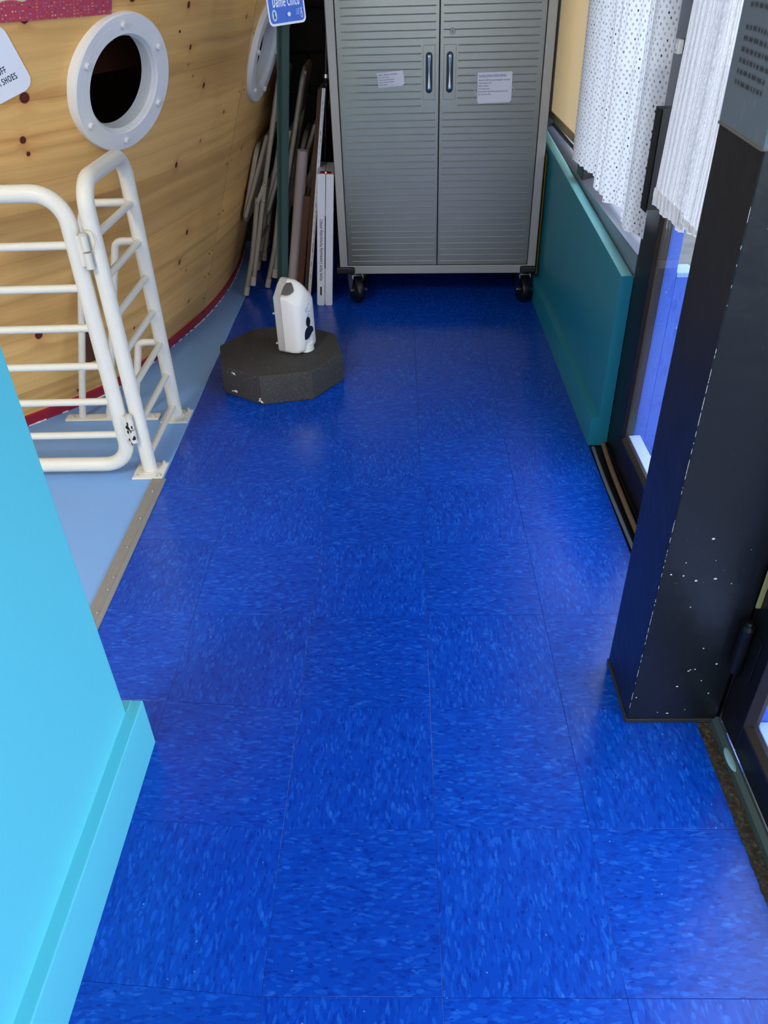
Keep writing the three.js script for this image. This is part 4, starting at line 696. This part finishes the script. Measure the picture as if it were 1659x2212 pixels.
    for (const z of [0.006, wz - 0.006]) {
      const g = extrude([[-0.016, 0.004], [-0.008, 0.016], [0.01, 0.014], [0.055, 0.088], [0.052, 0.104], [0.038, 0.104], [0.0, 0.03]], 0.004, 0.001, 1); g.translate(0.116, 0.445, z - 0.002 + (z > 0 ? 0.009 : -0.009)); const k = mesh('link', g, beige, t);
      for (const [x, y] of [[0.122, 0.462], [0.163, 0.540], [0.150, 0.47]]) { const q = new THREE.SphereGeometry(0.0062, 10, 8); q.scale(1, 1, 0.5); q.translate(x, y, z + (z > 0 ? 0.014 : -0.014)); mesh('rivet', q, M.alu, k); }
    }
    for (const z of [0, wz]) { for (const [[x, y], [ax, ay]] of [[[0, 0], [0.056, 0.19]], [[0.042, 0.05], J]]) { const d = V(ax - x, ay - y, 0).normalize(); mesh('foot_tip', cyl(V(x, y + 0.004, z), V(x, y + 0.004, z).addScaledVector(d, 0.045), 0.0145, 0.0138, 14), tip, t); } }
    const seat = new RoundedBoxGeometry(0.022, 0.40, 0.36, 3, 0.010); seat.rotateZ(-0.39); seat.translate(0.118, 0.565, wz / 2); mesh('seat', seat, beige, t);
    { const s = roundRect(0.34, 0.38, 0.07), g = new THREE.ExtrudeGeometry(s, { depth: 0.012, bevelEnabled: true, bevelSize: 0.006, bevelThickness: 0.006, bevelSegments: 3, bevelOffset: -0.006 }); g.rotateY(Math.PI / 2); g.rotateZ(-0.30); g.translate(0.080, 0.53, wz / 2); mesh('seat_pan', g, beige, t); }
    { const g = new RoundedBoxGeometry(0.014, 0.2, 0.385, 3, 0.006); g.rotateZ(-0.256); g.translate(0.262, 0.9, wz / 2); mesh('backrest', g, beige, t); }
    return t;
  };
  const ch = makeChair(); ch.position.set(-0.863, 0.0045, -3.31);
  [[-0.768, -3.43, 0.02], [-0.664, -3.585, 0.0]].forEach(([x, z, a], i) => { const c = ch.clone(); c.name = numbered('folding_chair'); c.userData = { ...ch.userData, label: chairLabel[i + 1] }; c.position.set(x, 0.0015, z); c.rotation.y = a; scene.add(c); });

  // black stand with a silver collar
  const st = thing('black_stand', 'thin black stand with a silver collar in the dark beside the cabinet', 'stand', [-0.478, 0, -3.545]);
  mesh('pole', cyl(V(0, 0.012, 0), V(0.11, 1.32, 0), 0.011), M.black, st);
  mesh('foot', cyl(V(0, 0.001, 0), V(0, 0.016, 0), 0.05, 0.046, 24), M.black, st);
  mesh('grip', cyl(V(0.072, 0.86, 0), V(0.080, 0.955, 0), 0.014, 0.026, 20), M.black, st);
  mesh('collar', cyl(V(0.0805, 0.957, 0), V(0.0815, 0.972, 0), 0.0265, 0.024, 20), M.chrome, st, 'silver collar');
  mesh('cord', pipe([V(0.085, 0.94, 0.02), V(0.062, 0.90, 0.03), V(0.055, 0.80, 0.03), V(0.04, 0.72, 0.025)], 0.0018, 0.05, 30, 6), M.white, st, 'white cord');
  const yb = thing('yellow_board', 'narrow yellow board edge showing between the cabinet and the teal wall', 'board', [0.61, 0.1135, -3.29]);
  part('sheet', bx(0.6065, 0.6125, 0.1135, 0.66, -3.36, -3.215, 0.001), mat(0xb08c12, 0.6), yb);
}

// ---------------------------------------------------------------- shade and curtains
{
  const cloth = (path, y0, y1, rowsY, shear) => {      // path: [z, x] points; cloth hangs from y1 to y0
    const c = new THREE.CatmullRomCurve3(path.map(([z, x]) => V(x, 0, z)), false, 'catmullrom', 0.5), nu = 420, nv = rowsY; c.arcLengthDivisions = 1200; const L = c.getLength(), v = [], uv = [], ix = [];
    for (let j = 0; j <= nv; j++) for (let i = 0; i <= nu; i++) {
      const u = i / nu, p = c.getPointAt(u), t = j / nv, lo = typeof y0 === 'function' ? y0(u, p) : y0, y = lo + (y1 - lo) * t, mid = 0.606 + (p.x - 0.606) * (1.0 - 0.1 * t);
      const sh2 = shear ? shear * Math.max(0, y - 0.85) * (1 - u) : 0; v.push(mid + 0.003 * (vnoise(u * 30, t * 6, 41) - 0.5), y, p.z + 0.012 * Math.sin(t * 3 + u * 5) * (1 - t) * 0.5 * (u > 0.02 && u < 0.98 ? 1 : 0) + sh2); uv.push(u * L, y); }
    for (let j = 0; j < nv; j++) for (let i = 0; i < nu; i++) { const a = j * (nu + 1) + i, b = a + 1, d = a + nu + 1, e = d + 1; ix.push(a, b, e, a, e, d); }
    const g = new THREE.BufferGeometry(); g.setAttribute('position', new THREE.Float32BufferAttribute(v, 3)); g.setAttribute('uv', new THREE.Float32BufferAttribute(uv, 2)); g.setIndex(ix); g.computeVertexNormals(); return g;
  };
  const clothMat = (map, bump, bs, tr) => new THREE.MeshPhysicalMaterial({ color: 0xffffff, map, bumpMap: bump, bumpScale: bs, roughness: 0.95, transmission: tr * 0.75, thickness: 0, side: THREE.DoubleSide });
  const dots = canvasTex(1024, 1024, (c, w, h) => { // 0.208 m square
    c.fillStyle = '#eceff2'; c.fillRect(0, 0, w, h); const n = 9, s = w / n;
    for (let r = 0; r < n * 2; r++) for (let k = 0; k < n; k++) { const x = (k + (r & 1 ? 0.5 : 0)) * s + rr(-8, 8) + 30, y = r * s / 2 + rr(-8, 8) + 30; const q = hash(r, k, 2); c.strokeStyle = ['#1b2040', '#232a55', '#2e3a66', '#55727a', '#20263a', '#3a3f86'][Math.floor(q * 6)]; c.globalAlpha = 0.65 + 0.35 * hash(k, r, 5); c.lineWidth = q < 0.15 ? 9 : 6.5; c.beginPath(); for (let a = 0; a <= 6; a++) c[a ? 'lineTo' : 'moveTo'](x + Math.cos(a * 1.047) * 12.5, y + Math.sin(a * 1.047) * 12.5); c.closePath(); c.stroke(); if (q < 0.1) { c.fillStyle = '#20263a'; c.fill(); } } c.globalAlpha = 1;
  });
  const dc = thing('dotted_curtain', 'white cotton curtain with small dark ring dots hanging at the window', 'curtain', [0.62, 0.73, -2.2]);
  const key = [[-2.685, 0.617], [-2.60, 0.626], [-2.40, 0.648], [-2.33, 0.634], [-2.25, 0.613], [-2.18, 0.619], [-2.12, 0.622], [-2.08, 0.609], [-2.05, 0.628], [-1.985, 0.652], [-1.93, 0.634], [-1.78, 0.604], [-1.755, 0.604], [-1.73, 0.612], [-1.675, 0.633]];
  const dp = []; for (let i = 0; i + 1 < key.length; i++) { const [a, b] = key[i], [c, e] = key[i + 1], n = Math.max(1, Math.round((c - a) / 0.026)); for (let k = 0; k < n; k++) { const q = k / n; dp.push([a + (c - a) * q, b + (e - b) * q + (i > 0 && i < 11 ? ((dp.length & 1) ? 0.0042 : -0.0042) * (0.3 + hash(dp.length, 5, 5)) : 0)]); } } dp.push(key[key.length - 1]);
  part('cloth', cloth(dp, (u) => 0.746 + 0.002 * Math.sin(u * 60) - 0.01 * u, 2.45, 50), clothMat(tex(dots, 1 / 0.208), tex(grit, 8), 0.0003, 0.5), dc);
  const wc = thing('white_curtain', 'white crinkled cotton curtain hanging behind the black post', 'curtain', [0.60, 0.86, -1.2]);
  const wp = []; { let z = -1.553, k = 0; while (z < -0.785) { wp.push([z, 0.602 + (k & 1 ? 0.0016 : -0.0016) * (0.5 + hash(k, 2, 6)) + (z < -1.30 ? 0.006 : -0.006)]); z += 0.011 + 0.012 * hash(k, 1, 6); k++; } }
  const crink = dataTex(512, 512, (x, y) => { const n = 0.5 + 0.35 * Math.sin(x / 512 * Math.PI * 2 * 8) * (vnoise(x / 8, y / 10.24, 51, 64, 50) - 0.2) + 0.3 * (vnoise(x / 4, y / 8, 52, 128, 64) - 0.5); return [n, n, n]; });
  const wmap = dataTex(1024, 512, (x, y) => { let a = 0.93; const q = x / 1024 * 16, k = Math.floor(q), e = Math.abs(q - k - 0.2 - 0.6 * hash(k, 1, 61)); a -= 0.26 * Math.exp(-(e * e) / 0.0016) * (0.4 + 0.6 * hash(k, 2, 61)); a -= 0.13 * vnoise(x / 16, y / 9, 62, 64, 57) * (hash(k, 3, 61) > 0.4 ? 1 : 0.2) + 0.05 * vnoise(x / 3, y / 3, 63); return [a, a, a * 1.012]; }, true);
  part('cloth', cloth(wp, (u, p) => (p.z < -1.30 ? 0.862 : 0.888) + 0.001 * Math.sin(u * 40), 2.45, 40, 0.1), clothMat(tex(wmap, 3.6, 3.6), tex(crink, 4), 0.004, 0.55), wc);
  part('hem', cloth(wp.map(([z, x]) => [z, x - 0.0015]), (u, p) => (p.z < -1.30 ? 0.8615 : 0.8875) + 0.004 * Math.sin(u * 40), 0.905, 3), clothMat(null, tex(crink, 4), 0.003, 0.3), wc, 'folded hem');
  const shd = thing('roller_shade', 'beige roller shade pulled down over the far window', 'shade', [0.70, 0.78, -3.2]);
  part('fabric', bx(0.6965, 0.698, 0.765, 2.45, -3.69, -2.795, 0), new THREE.MeshPhysicalMaterial({ color: 0xfaebcd, roughness: 0.9, transmission: 0.5, thickness: 0 }), shd);
  part('bottom_bar', bx(0.690, 0.705, 0.735, 0.768, -3.69, -2.795, 0.004), mat(0xa89472, 0.6), shd);
  part('roller', cyl(V(0.70, 2.46, -3.69), V(0.70, 2.46, -2.795), 0.022), M.white, shd);
  { const b = new THREE.SphereGeometry(0.0023, 8, 6), gs = []; for (let i = 0; i < 150; i++) for (const z of [-2.705, -2.721]) { const q = b.clone(); q.translate(0.655, 1.188 + i * 0.0085, z); gs.push(q); } const q = b.clone(); q.translate(0.655, 1.182, -2.713); gs.push(q); const k = part('bead_chain', mergeGeometries(gs), mat(0x8a4a3a, 0.4, 0.3), shd, 'brownish bead chain'); k.userData.kind = 'stuff'; }

  const br = thing('black_channel', 'black folded metal channel fixed upright between the two curtains', 'channel', [0.61, 0.83, -1.6]);
  { const g = extrude([[0.560, -0.645], [0.596, -0.645], [0.596, -0.640], [0.565, -0.640], [0.565, -0.600], [0.560, -0.600]].map(([a, b]) => [a, b]), 0.001, 0); g.dispose(); }
  part('face', bx(0.598, 0.602, 0.835, 1.083, -1.628, -1.575, 0.001), M.frameBlack, br); part('side', bx(0.598, 0.655, 0.835, 1.083, -1.628, -1.624, 0.001), M.frameBlack, br); part('side', bx(0.598, 0.640, 0.842, 1.083, -1.579, -1.575, 0.001), M.frameBlack, br);
  const cl = thing('white_catch', 'small white plastic catch on the black window frame above the channel', 'catch', [0.64, 1.2, -1.6]);
  part('body', bx(0.642, 0.6553, 1.19, 1.222, -1.712, -1.672, 0.003), M.white, cl); part('tongue', bx(0.638, 0.643, 1.20, 1.214, -1.702, -1.682, 0.002), M.white, cl);
}

// ---------------------------------------------------------------- ceiling lamps (above the frame)
CEILING_LAMPS.forEach(([x, z, k, w, l], i) => {
  const t = thing('ceiling_light', ['white ceiling panel lamp over the front of the aisle', 'white ceiling panel lamp left of the low wall', 'white ceiling panel lamp in the rear left of the room'][i], 'ceiling light', [x, 2.88, z]);
  mesh('frame', bx(-w / 2 - 0.02, w / 2 + 0.02, -0.03, 0.018, -l / 2 - 0.02, l / 2 + 0.02, 0.004), M.white, t);
  const dif = mesh('diffuser', bx(-w / 2, w / 2, -0.036, -0.028, -l / 2, l / 2, 0.002), new THREE.MeshStandardMaterial({ color: 0xffffff, emissive: LAMP_COLOR, emissiveIntensity: 1.5 }), t); dif.userData.label = 'glowing lamp diffuser';
  const L = new THREE.RectAreaLight(LAMP_COLOR, k, w, l); L.position.set(x, 2.838, z); L.lookAt(x, 0, z); scene.add(L);
});

const renderer = new THREE.WebGLRenderer({ antialias: true });
renderer.shadowMap.enabled = true;
renderer.toneMapping = THREE.LinearToneMapping;
renderer.toneMappingExposure = EXPOSURE;
renderer.render(scene, camera);
